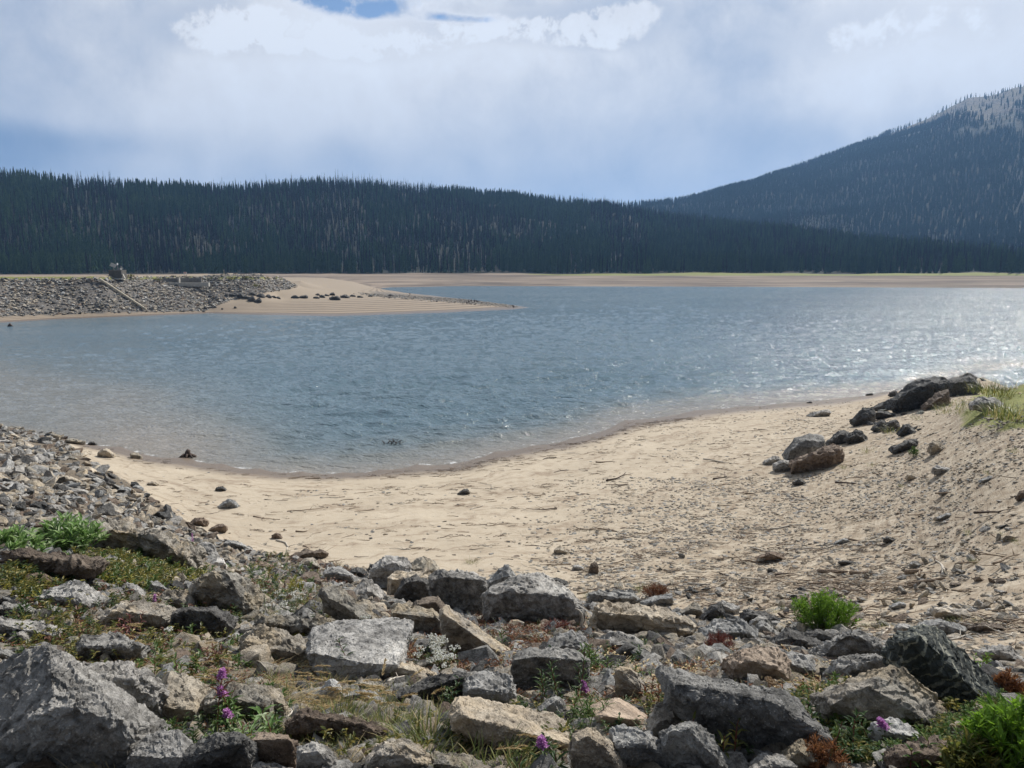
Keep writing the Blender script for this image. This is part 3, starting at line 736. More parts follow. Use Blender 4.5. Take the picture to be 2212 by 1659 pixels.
# ---------------------------------------------------------------- rock shapes
def roughen(me_name, pts, mats, size, res, amp=.045, strata=.0, seed=0, smooth=False, bevel=.012, cuts=5):
    bm = bmesh.new()
    for p in pts: bm.verts.new(p)
    bmesh.ops.convex_hull(bm, input=bm.verts)
    loose = [v for v in bm.verts if not v.link_faces]
    if loose: bmesh.ops.delete(bm, geom=loose, context='VERTS')
    bmesh.ops.remove_doubles(bm, verts=bm.verts, dist=size * .02)
    rc = random.Random(seed * 31 + 5)
    cen_ = sum((v.co for v in bm.verts), Vector()) / len(bm.verts)
    for _ in range(cuts):
        nn = Vector((rc.gauss(0, 1), rc.gauss(-.3, .8), rc.gauss(.25, .7))).normalized()
        sup = max((v.co - cen_).dot(nn) for v in bm.verts)
        geo_ = list(bm.verts) + list(bm.edges) + list(bm.faces)
        bmesh.ops.bisect_plane(bm, geom=geo_, plane_co=cen_ + nn * sup * rc.uniform(.80, .95), plane_no=nn, clear_outer=True)
        bmesh.ops.holes_fill(bm, edges=[e for e in bm.edges if len(e.link_faces) == 1])
    bmesh.ops.dissolve_limit(bm, angle_limit=math.radians(15), verts=bm.verts, edges=bm.edges)
    if bevel > 0:
        try: bmesh.ops.bevel(bm, geom=list(bm.edges), offset=size * bevel, segments=1, profile=.5, affect='EDGES', clamp_overlap=True)
        except Exception: pass
    bmesh.ops.triangulate(bm, faces=bm.faces)
    tgt = size / res
    for _ in range(7):
        lng = [e for e in bm.edges if e.calc_length() > tgt * 1.5]
        if not lng: break
        bmesh.ops.subdivide_edges(bm, edges=lng, cuts=1, use_grid_fill=True)
        bmesh.ops.triangulate(bm, faces=[f for f in bm.faces if len(f.verts) > 3])
    bm.normal_update()
    off = Vector((seed * 3.7, seed * 1.3, seed * 7.9)); a = size * amp; inv = 1 / size
    mv = []
    for v in bm.verts:
        p = v.co * inv + off
        n = mnoise.fractal(p * 2.3, .9, 2.1, 3) * .7 + mnoise.fractal(p * 7.0, .6, 2.2, 4) * .95
        # chipped ledges
        q = mnoise.noise(p * 4.1) ; q2 = mnoise.noise(p * 2.4 + Vector((7, 1, 3))); led = (round(q * 4) / 4 - q) * 1.9 + (round(q2 * 3) / 3 - q2) * 1.9
        d = a * (n + led)
        if strata: d += size * strata * (abs(mnoise.noise(Vector((p.x * 1.2, p.y * 1.2, p.z * 11.0)))) - .25)
        mv.append(v.normal * d)
    for v, m_ in zip(bm.verts, mv): v.co += m_ * .9
    me = bpy.data.meshes.new(me_name); bm.to_mesh(me); bm.free()
    me.polygons.foreach_set('use_smooth', [True] * len(me.polygons))
    for m_ in mats: me.materials.append(m_)
    try: me.set_sharp_from_angle(angle=math.radians(38))
    except Exception: pass
    me.update(); return me
CR = {'A': (0, 1950, 1050 / 2212), 'B': (0, 2450, 1050 / 2212), 'C': (1000, 2100, 1100 / 2212), 'D': (1000, 2500, 1100 / 2212), 'E': (2000, 2150, 1100 / 2212),
      'F': (2000, 2500, 1100 / 2212), 'G': (3000, 2150, 1032 / 2212), 'H': (3000, 2500, 1032 / 2212), 'K': (2700, 1350, 1332 / 2009), 'L': (0, 1650, 1400 / 2212),
      'M': (800, 1050, 1350 / 2212), 'N': (400, 1800, 1600 / 2212), 'Z': (0, 0, 4032 / 2212)}
def cv(cr_, p):
    x0, y0, s = CR[cr_]; return ((x0 + p[0] * s) * 2212 / 4032, (y0 + p[1] * s) * 2212 / 4032)
n_rock = 0
ROCK_FOOT = []      # footprints, to keep filler rocks and plants out of the big ones
def rock(cr_, label, mat, top, ridge, bot, deep=.55, strata=0.0, name='boulder', cat='boulder', lift=0, sink=.25, group=None, amp=.046, back=None):
    """an angular rock whose outline, crest and foot were measured in the photograph, given its true depth"""
    global n_rock; n_rock += 1
    T_, R_, B_ = [[cv(cr_, p) for p in L_] for L_ in (top, ridge, bot)]
    allp = T_ + R_ + B_
    x0 = min(p[0] for p in allp); x1 = max(p[0] for p in allp); y1 = max(p[1] for p in B_) - lift
    g = hit((x0 + x1) / 2, min(y1, 1690)); d = g.y
    w = (x1 - x0) / F * d; h_ = (y1 - min(p[1] for p in allp)) / F * d
    ext_ = (sum(p[1] for p in R_) / len(R_) - sum(p[1] for p in T_) / len(T_)) / F * d
    dp = max(.35 * min(w, 2 * h_), min(ext_ * 1.9 * (deep / .55), 1.15 * w))
    P_ = [at(x, y, d + dp) for x, y in T_] + [at(x, y, d - .05 * w) for x, y in R_] + [at(x, y, d + .10 * w) for x, y in B_]
    # hidden back and buried foot
    for x, y in B_:
        q = at(x, y, d + .1 * w); P_.append(Vector((q.x, q.y + dp * .25, q.z - h_ * sink))); P_.append(Vector((q.x, q.y + dp * 1.35, q.z - h_ * .1)))
    for x, y in T_: 
        q = at(x, y, d + dp); P_.append(Vector((q.x, q.y + dp * .25, q.z - h_ * .25)))
    cen = Vector((sum(p.x for p in P_) / len(P_), d + dp * .5, min(p.z for p in P_)))
    size = max(w, h_)
    pxs = max(x1 - x0, 30) * .4629
    res = min(75, max(16, pxs / 2.1))
    me = roughen(name, [p - cen for p in P_], (M[mat],), size, res, amp=amp, strata=strata, seed=n_rock)
    o = bpy.data.objects.new(name, me); o.location = cen; link(o)
    tag(o, label, cat, group)
    ROCK_FOOT.append((cen.x, cen.y, .5 * w, x0, x1, min(p[1] for p in allp), y1))
    return o
def bb(cr_, label, mat, x0, y0, x1, y1, top=.35, form=None, **kw):
    """a rock given by the box it fills in the photograph, with a varied angular outline"""
    rn = random.Random(int(x0 * 7 + y0 * 13))
    w, h = x1 - x0, y1 - y0
    u = lambda a, b: (x0 + w * (a + rn.uniform(-.07, .07)), y0 + h * (b + (rn.uniform(-.10, .10) if .02 < b < .98 else 0)))
    k = form if form is not None else rn.randrange(4)
    if k == 0: t, r_, b_ = [u(0, .55), u(.25, .08), u(.7, 0), u(1, .5)], [u(.12, .6), u(.5, .35), u(.88, .5)], [u(0, .85), u(.4, 1), u(.97, .9)]
    elif k == 1: t, r_, b_ = [u(0, .4), u(.45, 0), u(.8, .15), u(1, .7)], [u(.05, .5), u(.45, .3), u(.75, .62)], [u(.04, .9), u(.55, 1), u(1, .95)]
    elif k == 2: t, r_, b_ = [u(0, .7), u(.55, .05), u(.85, 0), u(1, .35)], [u(.15, .75), u(.6, .35), u(.95, .45)], [u(.02, .95), u(.5, 1), u(1, .8)]
    else: t, r_, b_ = [u(0, .3), u(.2, 0), u(.6, .1), u(1, .55)], [u(.03, .45), u(.35, .35), u(.8, .65)], [u(.05, .9), u(.5, 1), u(.95, .98)]
    return rock(cr_, label, mat, t, r_, b_, **kw)
# --- left part of the foreground
rock('A', 'long pale topped boulder with a dark pitted underside above the flowering ground cover', 'gt', [(690,210),(860,195),(1100,230),(1290,270),(1480,400),(1610,520)], [(720,285),(900,300),(1080,325),(1240,320),(1400,420),(1530,505)], [(740,480),(900,520),(1200,540),(1400,560),(1580,560)], amp=.05)
rock('A', 'broad flat brownish boulder below the big green leafy clump at the left edge', 'n', [(-60,430),(130,425),(350,440),(600,450),(880,515)], [(130,500),(250,620),(430,640),(650,640),(850,570)], [(-60,690),(200,720),(450,700),(700,680)])
rock('A', 'grey blue streaked boulder with a sloping crest among low green leaves', 'b', [(270,830),(430,760),(600,690),(690,730),(760,880)], [(310,845),(430,830),(600,850),(720,900)], [(275,900),(560,960),(780,930)])
bb('A', 'small sparkling grey rock left of a twin rock below the ground cover', 'b', 960, 722, 1190, 860, form=1)
bb('A', 'small grey rock right of its twin beside a pink fireweed flower', 'b', 1175, 712, 1395, 860, form=0)
rock('A', 'flat topped grey slab wedged left of the big rounded boulder', 'gt', [(1170,840),(1300,800),(1555,783),(1580,870)], [(1200,880),(1350,900),(1550,890)], [(1180,930),(1340,960),(1580,960)])
rock('A', 'big rounded boulder with a black speckled left face and pale right side', 'gt', [(1572,760),(1620,660),(1740,618),(1880,615),(2020,680),(2120,780),(2135,850)], [(1600,800),(1700,720),(1810,640),(1850,830),(1960,900),(2040,960)], [(1572,830),(1680,920),(1840,960),(2030,1020),(2120,900)], deep=.5)
rock('A', 'tan and grey mottled boulder left of the dark square faced boulder', 'gt', [(812,990),(900,910),(1020,868),(1190,870),(1400,940)], [(840,1030),(960,960),(1120,985),(1330,1000)], [(820,1090),(1000,1160),(1250,1130),(1400,1060)])
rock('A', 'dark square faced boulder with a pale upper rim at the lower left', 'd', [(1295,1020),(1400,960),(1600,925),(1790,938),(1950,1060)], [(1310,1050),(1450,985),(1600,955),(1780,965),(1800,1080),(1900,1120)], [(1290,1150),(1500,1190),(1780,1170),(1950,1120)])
bb('A', 'small smooth white rock perched above the rounded speckled boulder', 'w', 1710, 513, 1862, 620, form=2)
rock('A', 'low grey rock with a pale lichened top at the left edge below dry grass', 'g', [(-60,1010),(150,1008),(350,1040),(460,1120)], [(-60,1080),(200,1090),(430,1150)], [(-60,1180),(250,1230),(450,1210)])
bb('A', 'flat grey rock at the left edge under a leafy weed', 'g', -60, 880, 300, 1020, form=3)
bb('A', 'pale upright slab behind the green stems right of the long pale topped boulder', 'b', 1615, 385, 1800, 545, form=1)
bb('A', 'flat blue grey slab lying in small riprap near the beach', 'b', 1845, 372, 2050, 455, form=3)
bb('A', 'low whitish flat stone right of the small white rock', 'gt', 1850, 490, 1975, 580, form=3)
rock('A', 'lone dark pointed boulder sitting on the open sand left of centre', 'b', [(1788,105),(1850,60),(1900,22),(1950,45),(1968,95)], [(1830,90),(1885,60),(1925,50)], [(1795,110),(1870,104),(1965,106)], deep=.8)
bb('A', 'brownish pyramid shaped rock at the edge of the sand, upper left of its neighbour', 'n', 1572, 180, 1722, 258, form=0)
bb('A', 'brown grey slab with a flat sloping top at the edge of the sand', 'n', 1720, 232, 1872, 305, form=2)
bb('A', 'dark rock in the small riprap above the big green leafy clump', 'd', 240, 55, 355, 120, form=1)
bb('A', 'dark rounded rock left of another above the big green leafy clump', 'd', 105, 75, 210, 150, form=0)
bb('A', 'long low grey slab behind the big green leafy clump', 'g', 380, 75, 570, 160, form=3)
bb('A', 'smooth grey slab just left of the long pale topped boulder', 'g', 500, 150, 700, 235, form=3)
# --- bottom left
rock('B', 'huge grey boulder with a smooth slanting top in the bottom left corner', 'g', [(-150,420),(0,370),(200,210),(400,140),(540,290),(760,520),(1000,740)], [(-150,1080),(0,1010),(290,830),(450,705),(640,705),(900,790),(1000,830)], [(-150,1400),(400,1420),(1010,1330)], deep=.5, amp=.035)
rock('B', 'rugged grey boulder with dark hollows just behind the huge corner boulder', 'g', [(520,330),(700,350),(960,345),(1000,325),(1240,400),(1335,480),(1350,600)], [(450,520),(560,420),(760,430),(960,485),(1090,660),(1250,500)], [(400,680),(740,740),(980,900),(1180,950),(1370,880)], deep=.4, amp=.05)
rock('B', 'layered flat grey rock below dry grass stems at the left', 'g', [(680,120),(800,95),(960,88),(1150,160)], [(700,200),(860,245),(1000,225),(1150,195)], [(560,330),(800,360),(1050,350),(1170,280)], strata=.05)
rock('B', 'pale speckled rock behind the red stemmed fireweed', 't', [(1325,480),(1400,380),(1480,370),(1640,480),(1690,640)], [(1335,700),(1480,760),(1650,740)], [(1330,870),(1480,910),(1680,880)])
rock('B', 'pitted grey rock at the bottom edge below the pink leaved weed', 'b', [(1120,1010),(1280,885),(1470,898),(1565,1050)], [(1060,1110),(1300,1150),(1540,1120)], [(1040,1280),(1300,1320),(1560,1280)])
rock('B', 'slanted dark layered slab at the bottom edge', 'd', [(1540,1060),(1780,900),(1960,900),(2060,960)], [(1450,1190),(1800,1030),(2060,990)], [(1430,1280),(1750,1330),(2080,1230)], strata=.05)
rock('B', 'brownish grey rock tucked under the huge corner boulder', 'n', [(60,1200),(250,1120),(390,1050),(430,1180)], [(120,1240),(390,1150)], [(60,1330),(430,1330)])
rock('B', 'dark rock with a rounded crest behind the purple fireweed flowers', 'gt', [(1720,580),(1830,490),(2000,498),(2230,550)], [(1700,680),(1900,640),(2212,650)], [(1680,860),(1950,900),(2240,860)])
bb('B', 'small upright grey rock at the left edge above the huge corner boulder', 'g', 0, 60, 250, 200, form=2)
bb('B', 'flat layered rock left of the huge corner boulder crest', 'g', -60, 215, 175, 350, form=3)
bb('B', 'small tan and grey rock behind dry grass in the lower left', 'gt', 500, 120, 690, 260, form=0)
# --- centre left
rock('C', 'tan striped boulder with a smooth rounded end left of the blue grey slab', 'gt', [(-110,830),(0,735),(200,755),(330,835),(430,895),(497,965)], [(-90,900),(100,900),(300,960),(480,980)], [(-90,1000),(200,1040),(400,1060),(490,1010)], deep=.6)
rock('C', 'broad blue grey slab with a crystalline top behind the tall single weed', 'b', [(390,850),(460,755),(640,712),(790,735),(980,790),(1040,880),(1145,985)], [(440,1000),(650,1130),(900,1120),(1130,1040)], [(480,1100),(620,1200),(780,1180),(1000,1200),(1150,1080)], deep=.9, amp=.03)
rock('C', 'long flat slab lying across behind the blue grey slab', 'gt', [(-30,665),(130,643),(420,660),(640,705),(810,742)], [(0,700),(250,740),(480,745),(760,765)], [(0,800),(300,850),(600,820),(800,790)], deep=.5)
rock('C', 'angular slab slanting down to the right in front of small beach riprap', 'gt', [(522,430),(640,398),(760,480),(880,560),(1005,690)], [(555,470),(700,560),(800,620),(900,715)], [(540,560),(650,680),(800,760),(960,760)])
rock('C', 'small dark pointed rock left of the slanting angular slab', 'd', [(300,650),(440,523),(520,545),(550,630)], [(340,655),(440,590),(520,640)], [(300,690),(430,700),(550,690)])
rock('C', 'grey wedge shaped rock leaning against dark boulders above the centre', 'g', [(765,460),(870,358),(930,368),(1005,455)], [(790,500),(900,470),(960,480)], [(770,530),(900,550),(1005,520)])
rock('C', 'dark bulging boulder at the edge of the beach, leftmost of the central cluster', 'b', [(960,240),(1040,172),(1180,178),(1245,215)], [(925,300),(1000,255),(1120,262),(1200,290)], [(900,370),(950,450),(1060,460),(1200,420)], deep=.5)
rock('C', 'tan cone shaped boulder behind the central cluster', 't', [(1205,290),(1270,200),(1340,172),(1400,200),(1470,262)], [(1230,295),(1310,270),(1420,280)], [(1205,340),(1330,360),(1470,330)])
rock('C', 'tan topped blocky boulder in the central cluster', 't', [(1058,350),(1120,310),(1300,282),(1385,282),(1395,330)], [(1065,375),(1200,365),(1360,335)], [(1045,460),(1080,560),(1240,550),(1400,480)])
rock('C', 'dark split boulder with a folded crest in the central cluster', 'd', [(1180,360),(1280,328),(1370,350),(1412,410)], [(1190,400),(1290,365),(1380,400)], [(1080,560),(1200,590),(1300,560),(1415,500)], strata=.04)
rock('C', 'wide dark layered boulder with a pale flat top in the central cluster', 'm', [(1385,325),(1480,288),(1700,298),(1838,352)], [(1400,385),(1530,345),(1700,350),(1835,375)], [(1410,560),(1520,650),(1680,680),(1840,650)], strata=.03)
rock('C', 'long pale slab sloping down to the right through dry red litter', 'gt', [(1465,520),(1600,590),(1800,720),(1900,845),(2040,930)], [(1480,620),(1620,740),(1800,860),(1960,960)], [(1480,740),(1540,900),(1750,960),(2000,1010)], deep=.5, amp=.025)
rock('C', 'dark brownish rock above the white faced block', 'n', [(1238,545),(1370,500),(1455,493),(1540,600)], [(1260,575),(1440,545),(1490,620)], [(1260,630),(1440,680),(1550,690)])
rock('C', 'white faced angular block amid dry red leaves', 'gt', [(1078,605),(1140,550),(1260,568),(1400,600),(1490,655)], [(1100,640),(1230,715),(1300,680),(1485,675)], [(1085,700),(1220,800),(1390,860),(1500,860)], deep=.6)
bb('C', 'small pale pinkish rock left of the white faced block', 't', 815, 520, 1005, 690, form=3)
rock('C', 'ribbed dark slab standing behind the two largest central boulders', 'b', [(1838,375),(1990,243),(2095,335)], [(1870,400),(2010,335),(2060,350)], [(1838,430),(1920,470),(2090,400)], strata=.05)
rock('E', 'greatest central boulder with a grey sunlit top and a black overhanging face', 'g', [(-205,380),(-100,290),(40,225),(210,185),(330,240),(450,320),(592,480)], [(-190,410),(-20,352),(130,375),(300,410),(370,530),(520,430)], [(-200,560),(0,640),(250,660),(480,650),(598,560)], deep=.55, amp=.03)
# --- centre right
rock('E', 'long cream coloured boulder with a dark undercut, right of the greatest boulder', 't', [(675,462),(800,433),(1000,440),(1180,480),(1400,560),(1505,635)], [(635,520),(850,525),(1050,605),(1220,645),(1380,592),(1500,655)], [(635,600),(760,700),(1000,730),(1250,745),(1518,735)], deep=.5, amp=.04)
rock('E', 'grey rock with a dark peaked left end behind the long cream boulder', 'g', [(645,375),(720,338),(850,352),(1000,348),(1065,430)], [(675,400),(850,410),(1000,415)], [(650,450),(850,470),(1060,460)])
bb('E', 'small grey rock below the brown mossy mound', 'b', 1055, 375, 1325, 480, form=2)
rock('E', 'rounded blue grey rock above the dark red weed', 'b', [(1548,700),(1590,620),(1680,558),(1850,568),(1990,640)], [(1600,690),(1800,700),(1950,680)], [(1545,750),(1750,790),(1970,740)])
bb('E', 'greenish slab edge leaning beside the long cream boulder', 'gt', 1350, 445, 1535, 570, form=2)
bb('E', 'dark tilted wedge right of the greenish slab', 'd', 1535, 440, 1715, 590, form=2)
bb('E', 'pale flat slab leaning over the dark wedge at the beach edge', 'b', 1650, 425, 1850, 560, form=3)
bb('E', 'dark blocky rock at the beach edge left of the bright green shrub', 'd', 1840, 500, 2150, 610, form=3)
bb('E', 'grey lumpy rock right of the rounded blue grey rock', 'g', 1920, 545, 2100, 680, form=1)
rock('E', 'sunlit sloping grey rock behind the black block in the lower centre', 'b', [(250,810),(400,700),(500,668),(620,722),(650,820)], [(300,830),(450,790),(620,810)], [(260,880),(450,900),(640,880)])
rock('E', 'low rock under the small green sprig below the long cream boulder', 'g', [(690,730),(800,690),(870,680),(1000,710),(1065,745)], [(760,790),(900,775),(1050,775)], [(690,830),(880,850),(1070,830)])
bb('E', 'flat grey stone in the pale rubble right of the small green sprig', 'gt', 1060, 765, 1385, 910, form=3)
bb('E', 'flat cream slab in the pale rubble left of the sandy orange boulder', 't', 1370, 785, 1745, 920, form=3)
bb('E', 'thin grey slab lying under the dark red weed', 'b', 1310, 705, 1710, 800, form=3)
rock('F', 'sandy orange boulder with a dry grassy surface right of centre', 'o', [(1740,180),(1850,90),(2000,75),(2140,110),(2240,210)], [(1750,240),(1900,200),(2120,260)], [(1740,350),(1880,410),(2100,390),(2240,350)], deep=.7)
rock('F', 'black square block with a grey top in the lower centre', 'm', [(45,160),(110,104),(250,106),(490,105),(600,148),(638,205)], [(50,200),(230,172),(420,195),(625,205)], [(30,290),(55,450),(180,480),(400,470),(600,400),(638,290)], deep=.5, amp=.035)
rock('F', 'pale upright fin shaped rock with a dark left edge', 'gt', [(848,262),(930,238),(1010,258),(1090,400),(1110,480)], [(858,300),(950,400),(1060,450)], [(865,500),(940,560),(1100,560)], deep=.4)
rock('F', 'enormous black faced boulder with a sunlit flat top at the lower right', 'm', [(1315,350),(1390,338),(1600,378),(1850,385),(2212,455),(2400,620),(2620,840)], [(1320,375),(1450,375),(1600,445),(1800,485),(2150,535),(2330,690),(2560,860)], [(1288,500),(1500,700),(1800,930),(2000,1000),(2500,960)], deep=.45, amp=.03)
rock('F', 'grey pyramid shaped rock beside the enormous black faced boulder', 'gt', [(1140,700),(1180,520),(1260,498),(1400,650)], [(1150,740),(1290,620),(1380,690)], [(1120,780),(1230,920),(1400,800)], deep=.5)
rock('F', 'dark faced boulder with a pale rim at the bottom edge right of centre', 'g', [(1280,760),(1400,688),(1510,672),(1600,780),(1770,1000)], [(1288,770),(1430,740),(1560,880),(1700,1040)], [(1230,880),(1310,1000),(1450,1130),(1780,1160)], deep=.5)
rock('F', 'light fibrous slab standing at the bottom edge right of the pink flower', 't', [(485,790),(560,740),(660,713),(760,738),(870,870),(940,1060)], [(500,860),(640,800),(790,900),(900,1060)], [(490,960),(600,1120),(760,1160),(940,1140)], strata=.03)
rock('F', 'grey rock with two facets at the bottom edge under the small green weeds', 'b', [(815,740),(920,708),(1100,750),(1220,840),(1375,970)], [(850,880),(1100,860),(1220,900),(1360,985)], [(890,1000),(1100,1130),(1370,1090)])
rock('F', 'smooth orange brown flat rock between weeds in the lower centre', 'o', [(690,570),(780,520),(860,495),(1000,560),(1100,640)], [(720,640),(860,650),(1050,680)], [(660,730),(860,800),(1090,760)], deep=.9, amp=.02)
bb('F', 'shadowed rubble rock left of the orange brown flat rock', 'g', 230, 480, 500, 700, form=1)
rock('D', 'broad tan granular boulder with a dark left face in the bottom centre', 't', [(1560,590),(1620,562),(1900,572),(2100,610),(2300,670),(2505,740)], [(1570,620),(1690,650),(1780,830),(2000,900),(2480,860)], [(1580,740),(1740,860),(2000,980),(2480,920)], deep=.9, amp=.03)
rock('F', 'white streaked rock at the bottom edge under the enormous boulder', 'g', [(1880,1060),(2000,950),(2150,930),(2300,1000)], [(1900,1080),(2100,1020),(2280,1050)], [(1880,1150),(2290,1150)], strata=.03)
# --- bottom centre
rock('D', 'long low dark brown boulder with a pale right rim in the bottom centre', 'n', [(235,710),(320,640),(385,590),(600,625),(800,660),(1000,722),(1085,800)], [(255,740),(400,640),(620,650),(830,700),(1060,805)], [(230,800),(330,850),(700,880),(880,890),(1060,840)], deep=.5, strata=.02)
rock('D', 'rounded light grey granular boulder at the bottom edge', 'gt', [(885,970),(960,860),(1080,818),(1250,828),(1345,890),(1400,1010)], [(900,1010),(1000,930),(1200,930),(1370,1010)], [(870,1120),(1150,1170),(1400,1120)], deep=.7)
rock('D', 'light grey lumpy rock at the bottom edge under a bent grass blade', 'g', [(335,890),(480,838),(570,850),(620,930),(670,1060)], [(350,940),(500,920),(640,1030)], [(340,1130),(500,1160),(680,1130)])
rock('D', 'brown blocky rock at the bottom edge with a green grey top', 'n', [(-40,790),(80,762),(140,806),(270,795),(335,850)], [(-30,830),(150,850),(275,825),(330,870)], [(-40,1050),(200,1090),(340,1050)])
rock('D', 'dark layered slab pointing up to the right above the grasses', 'd', [(1100,430),(1300,360),(1500,300),(1600,265),(1695,292)], [(1130,500),(1350,430),(1550,350),(1690,330)], [(1180,540),(1400,580),(1600,560),(1700,440)], strata=.05, deep=.45)
rock('D', 'pale crystalline saddle shaped rock right of the dark layered slab', 'b', [(1640,420),(1700,285),(1800,320),(1900,318),(2035,292),(2075,490)], [(1650,460),(1760,420),(1900,440),(2040,470)], [(1640,570),(1800,610),(1950,600),(2080,540)], deep=.5)
bb('D', 'small tan and grey rock above the flat grey rock near white quartz', 'gt', 795, 337, 1045, 460, form=3)
bb('D', 'flat grey rock right of the white quartz lump', 'b', 712, 428, 1065, 590, form=3)
bb('D', 'tan pitted slab under the white flower cluster', 't', 1000, 212, 1440, 380, form=3)
bb('D', 'bright white quartz lump behind drooping dry grass', 'w', 465, 345, 705, 570, form=2)
bb('D', 'grey speckled rock behind dry grass left of the white quartz', 'gt', -40, 385, 260, 720, form=0)
bb('D', 'pale rock at the very bottom edge left of the lumpy grey rock', 'b', -60, 1010, 330, 1150, form=3)
bb('D', 'flat pale rock at the bottom edge right of the granular boulder', 'gt', 1370, 925, 1900, 1150, form=3)
# --- right
rock('H', 'tall slanted dark slate boulder with pale streaks at the right', 's', [(1075,90),(1180,25),(1260,-60),(1400,-80),(1550,-20),(1700,115),(1900,330),(2070,490)], [(1090,110),(1200,55),(1330,0),(1450,180),(1650,360),(1800,500),(1900,590)], [(1110,280),(1200,330),(1450,500),(1620,640),(1850,700),(2060,600)], deep=.4, strata=.02, amp=.03)
rock('G', 'dark peaked boulder left of the tall streaked slate boulder', 'm', [(490,910),(590,825),(740,708),(830,720),(960,790),(1020,870)], [(520,920),(660,790),(770,745),(900,805),(990,860)], [(480,980),(600,1050),(900,960),(1010,900)], deep=.45)
rock('G', 'dark grey boulder with a pointed top below the bright green shrub', 'd', [(120,810),(200,688),(300,718),(420,770),(575,860)], [(140,830),(260,790),(400,810),(550,860)], [(120,870),(350,910),(575,890)])
rock('G', 'sharp edged slate slab on the sand behind the tall streaked boulder', 'b', [(1335,655),(1450,608),(1640,650),(1770,725)], [(1355,685),(1500,660),(1720,725)], [(1360,710),(1500,755),(1760,755)])
rock('G', 'long pale slab lying on the beach litter at the right', 'gt', [(1462,522),(1550,498),(1700,540),(1835,602)], [(1478,545),(1600,560),(1800,606)], [(1470,580),(1620,600),(1830,622)])
rock('G', 'angular dark and pale slab at the right edge beside driftwood', 'g', [(1855,893),(2000,838),(2110,848),(2215,945)], [(1880,905),(2000,890),(2160,960)], [(1860,930),(2050,985),(2215,985)], strata=.03)
rock('H', 'grey rock with a dark hollow front left of the streaked slate boulder', 'g', [(590,310),(650,195),(760,160),(900,168),(1050,188),(1122,255)], [(640,330),(780,250),(880,205),(1020,210)], [(560,440),(700,440),(900,400),(1122,300)], deep=.5)
rock('H', 'big grey boulder with a brown right facet at the lower right', 'gt', [(540,480),(700,420),(880,380),(950,280),(1080,248),(1250,330),(1450,480),(1620,640)], [(600,540),(900,430),(1010,560),(1240,720),(1420,740)], [(560,720),(900,800),(1200,840),(1650,880)], deep=.6, amp=.035)
rock('H', 'grey boulder with a dark dent left of the hollow fronted rock', 'b', [(-30,130),(100,130),(350,148),(450,260)], [(80,190),(250,250),(440,310)], [(-30,300),(220,390),(450,370)], deep=.6)
rock('H', 'bright white quartz boulder under dried flower heads at the lower right', 'w', [(925,740),(1050,692),(1200,738),(1320,830)], [(980,800),(1120,830),(1300,860)], [(960,950),(1150,1010),(1340,960)])
rock('H', 'pointed grey brown rock at the bottom edge beside orange foliage', 'gt', [(140,1050),(260,905),(340,878),(450,968),(580,1130)], [(180,1080),(320,980),(450,1060)], [(120,1200),(580,1200)])
rock('H', 'brown grey rock beneath the white quartz boulder at the bottom edge', 'n', [(1040,980),(1200,900),(1450,860),(1650,960),(1720,1060)], [(1080,1060),(1300,1000),(1650,1040)], [(1040,1200),(1700,1200)])
bb('H', 'small pale broken rock at the left of the orange foliage', 'g', -60, 975, 190, 1130, form=1)
bb('G', 'small dark block on pale rubble at the left of the bright green shrub', 'd', 30, 580, 150, 665, form=0)
bb('G', 'rounded grey block at the sand edge lower left of the bright green shrub', 'b', -40, 620, 95, 760, form=3)
bb('G', 'flat dark slab in front of the bright green shrub', 'd', 390, 700, 655, 835, form=3)
bb('G', 'small dark rock poking out of the bright green shrub', 'd', 440, 605, 585, 700, form=0)
bb('G', 'pale flat stone at the left foot of the bright green shrub', 'gt', 165, 630, 275, 690, form=2)
bb('G', 'small grey rock with a white face right of the bright green shrub', 'b', 1090, 470, 1215, 535, form=2)
bb('G', 'bluish stone showing above the right side of the bright green shrub', 'b', 655, 480, 755, 540, form=3)
bb('G', 'low light slab touching the top of the streaked slate boulder', 'b', 1125, 650, 1310, 740, form=3)
bb('G', 'thin layered brown slab on the sand right of the sharp edged slab', 'n', 1775, 650, 2085, 725, form=3)
bb('G', 'dark round stone on the sand among bleached sticks', 'd', 1490, 470, 1568, 508, form=0)
bb('G', 'squat grey stone standing on the gravel beyond the driftwood pile', 'g', 1252, 122, 1348, 190, form=3)
bb('G', 'low dark stone left of the squat grey stone on the gravel', 'd', 640, 118, 820, 160, form=3)
bb('G', 'small dark block at the left end of the driftwood pile', 'd', 48, 185, 132, 225, form=3)
bb('G', 'grey flat rock sunk in the gravel at the upper left of the driftwood', 'g', -20, 62, 165, 135, form=1)
# --- centre stones on sand
bb('E', 'upright dark stone standing alone in front of the gravel beach', 'n', 640, 128, 722, 222, form=0)
bb('E', 'small blue grey stone left of the upright dark stone', 'b', 510, 145, 605, 192, form=3)
bb('E', 'pale flat stone lying on the gravel above the upright dark stone', 't', 365, 12, 490, 65, form=3)
bb('E', 'dark layered flat rock at the sand edge right of the greatest boulder', 'd', 340, 248, 475, 315, form=3)
bb('L', 'small dark pointed stone on the sand left of centre, nearer the water', 'd', 1338, 418, 1402, 450, form=0)
bb('L', 'brown hunched stone on the sand nearest the left riprap', 'n', 1690, 705, 1752, 745, form=1)
bb('L', 'small grey stone with a pale shard beside it at the foot of the left riprap', 'b', 825, 408, 895, 448, form=3)
bb('L', 'pale flat stone half sunk in the sand beside the left riprap', 't', 915, 388, 985, 415, form=1)
bb('L', 'dark blue stone in the left riprap near the water', 'd', 480, 312, 590, 362, form=3)
bb('L', 'wide dark stone in the middle of the left riprap', 'd', 305, 405, 420, 455, form=1)
bb('L', 'dark block near the left edge of the left riprap', 'd', 100, 222, 205, 280, form=0)
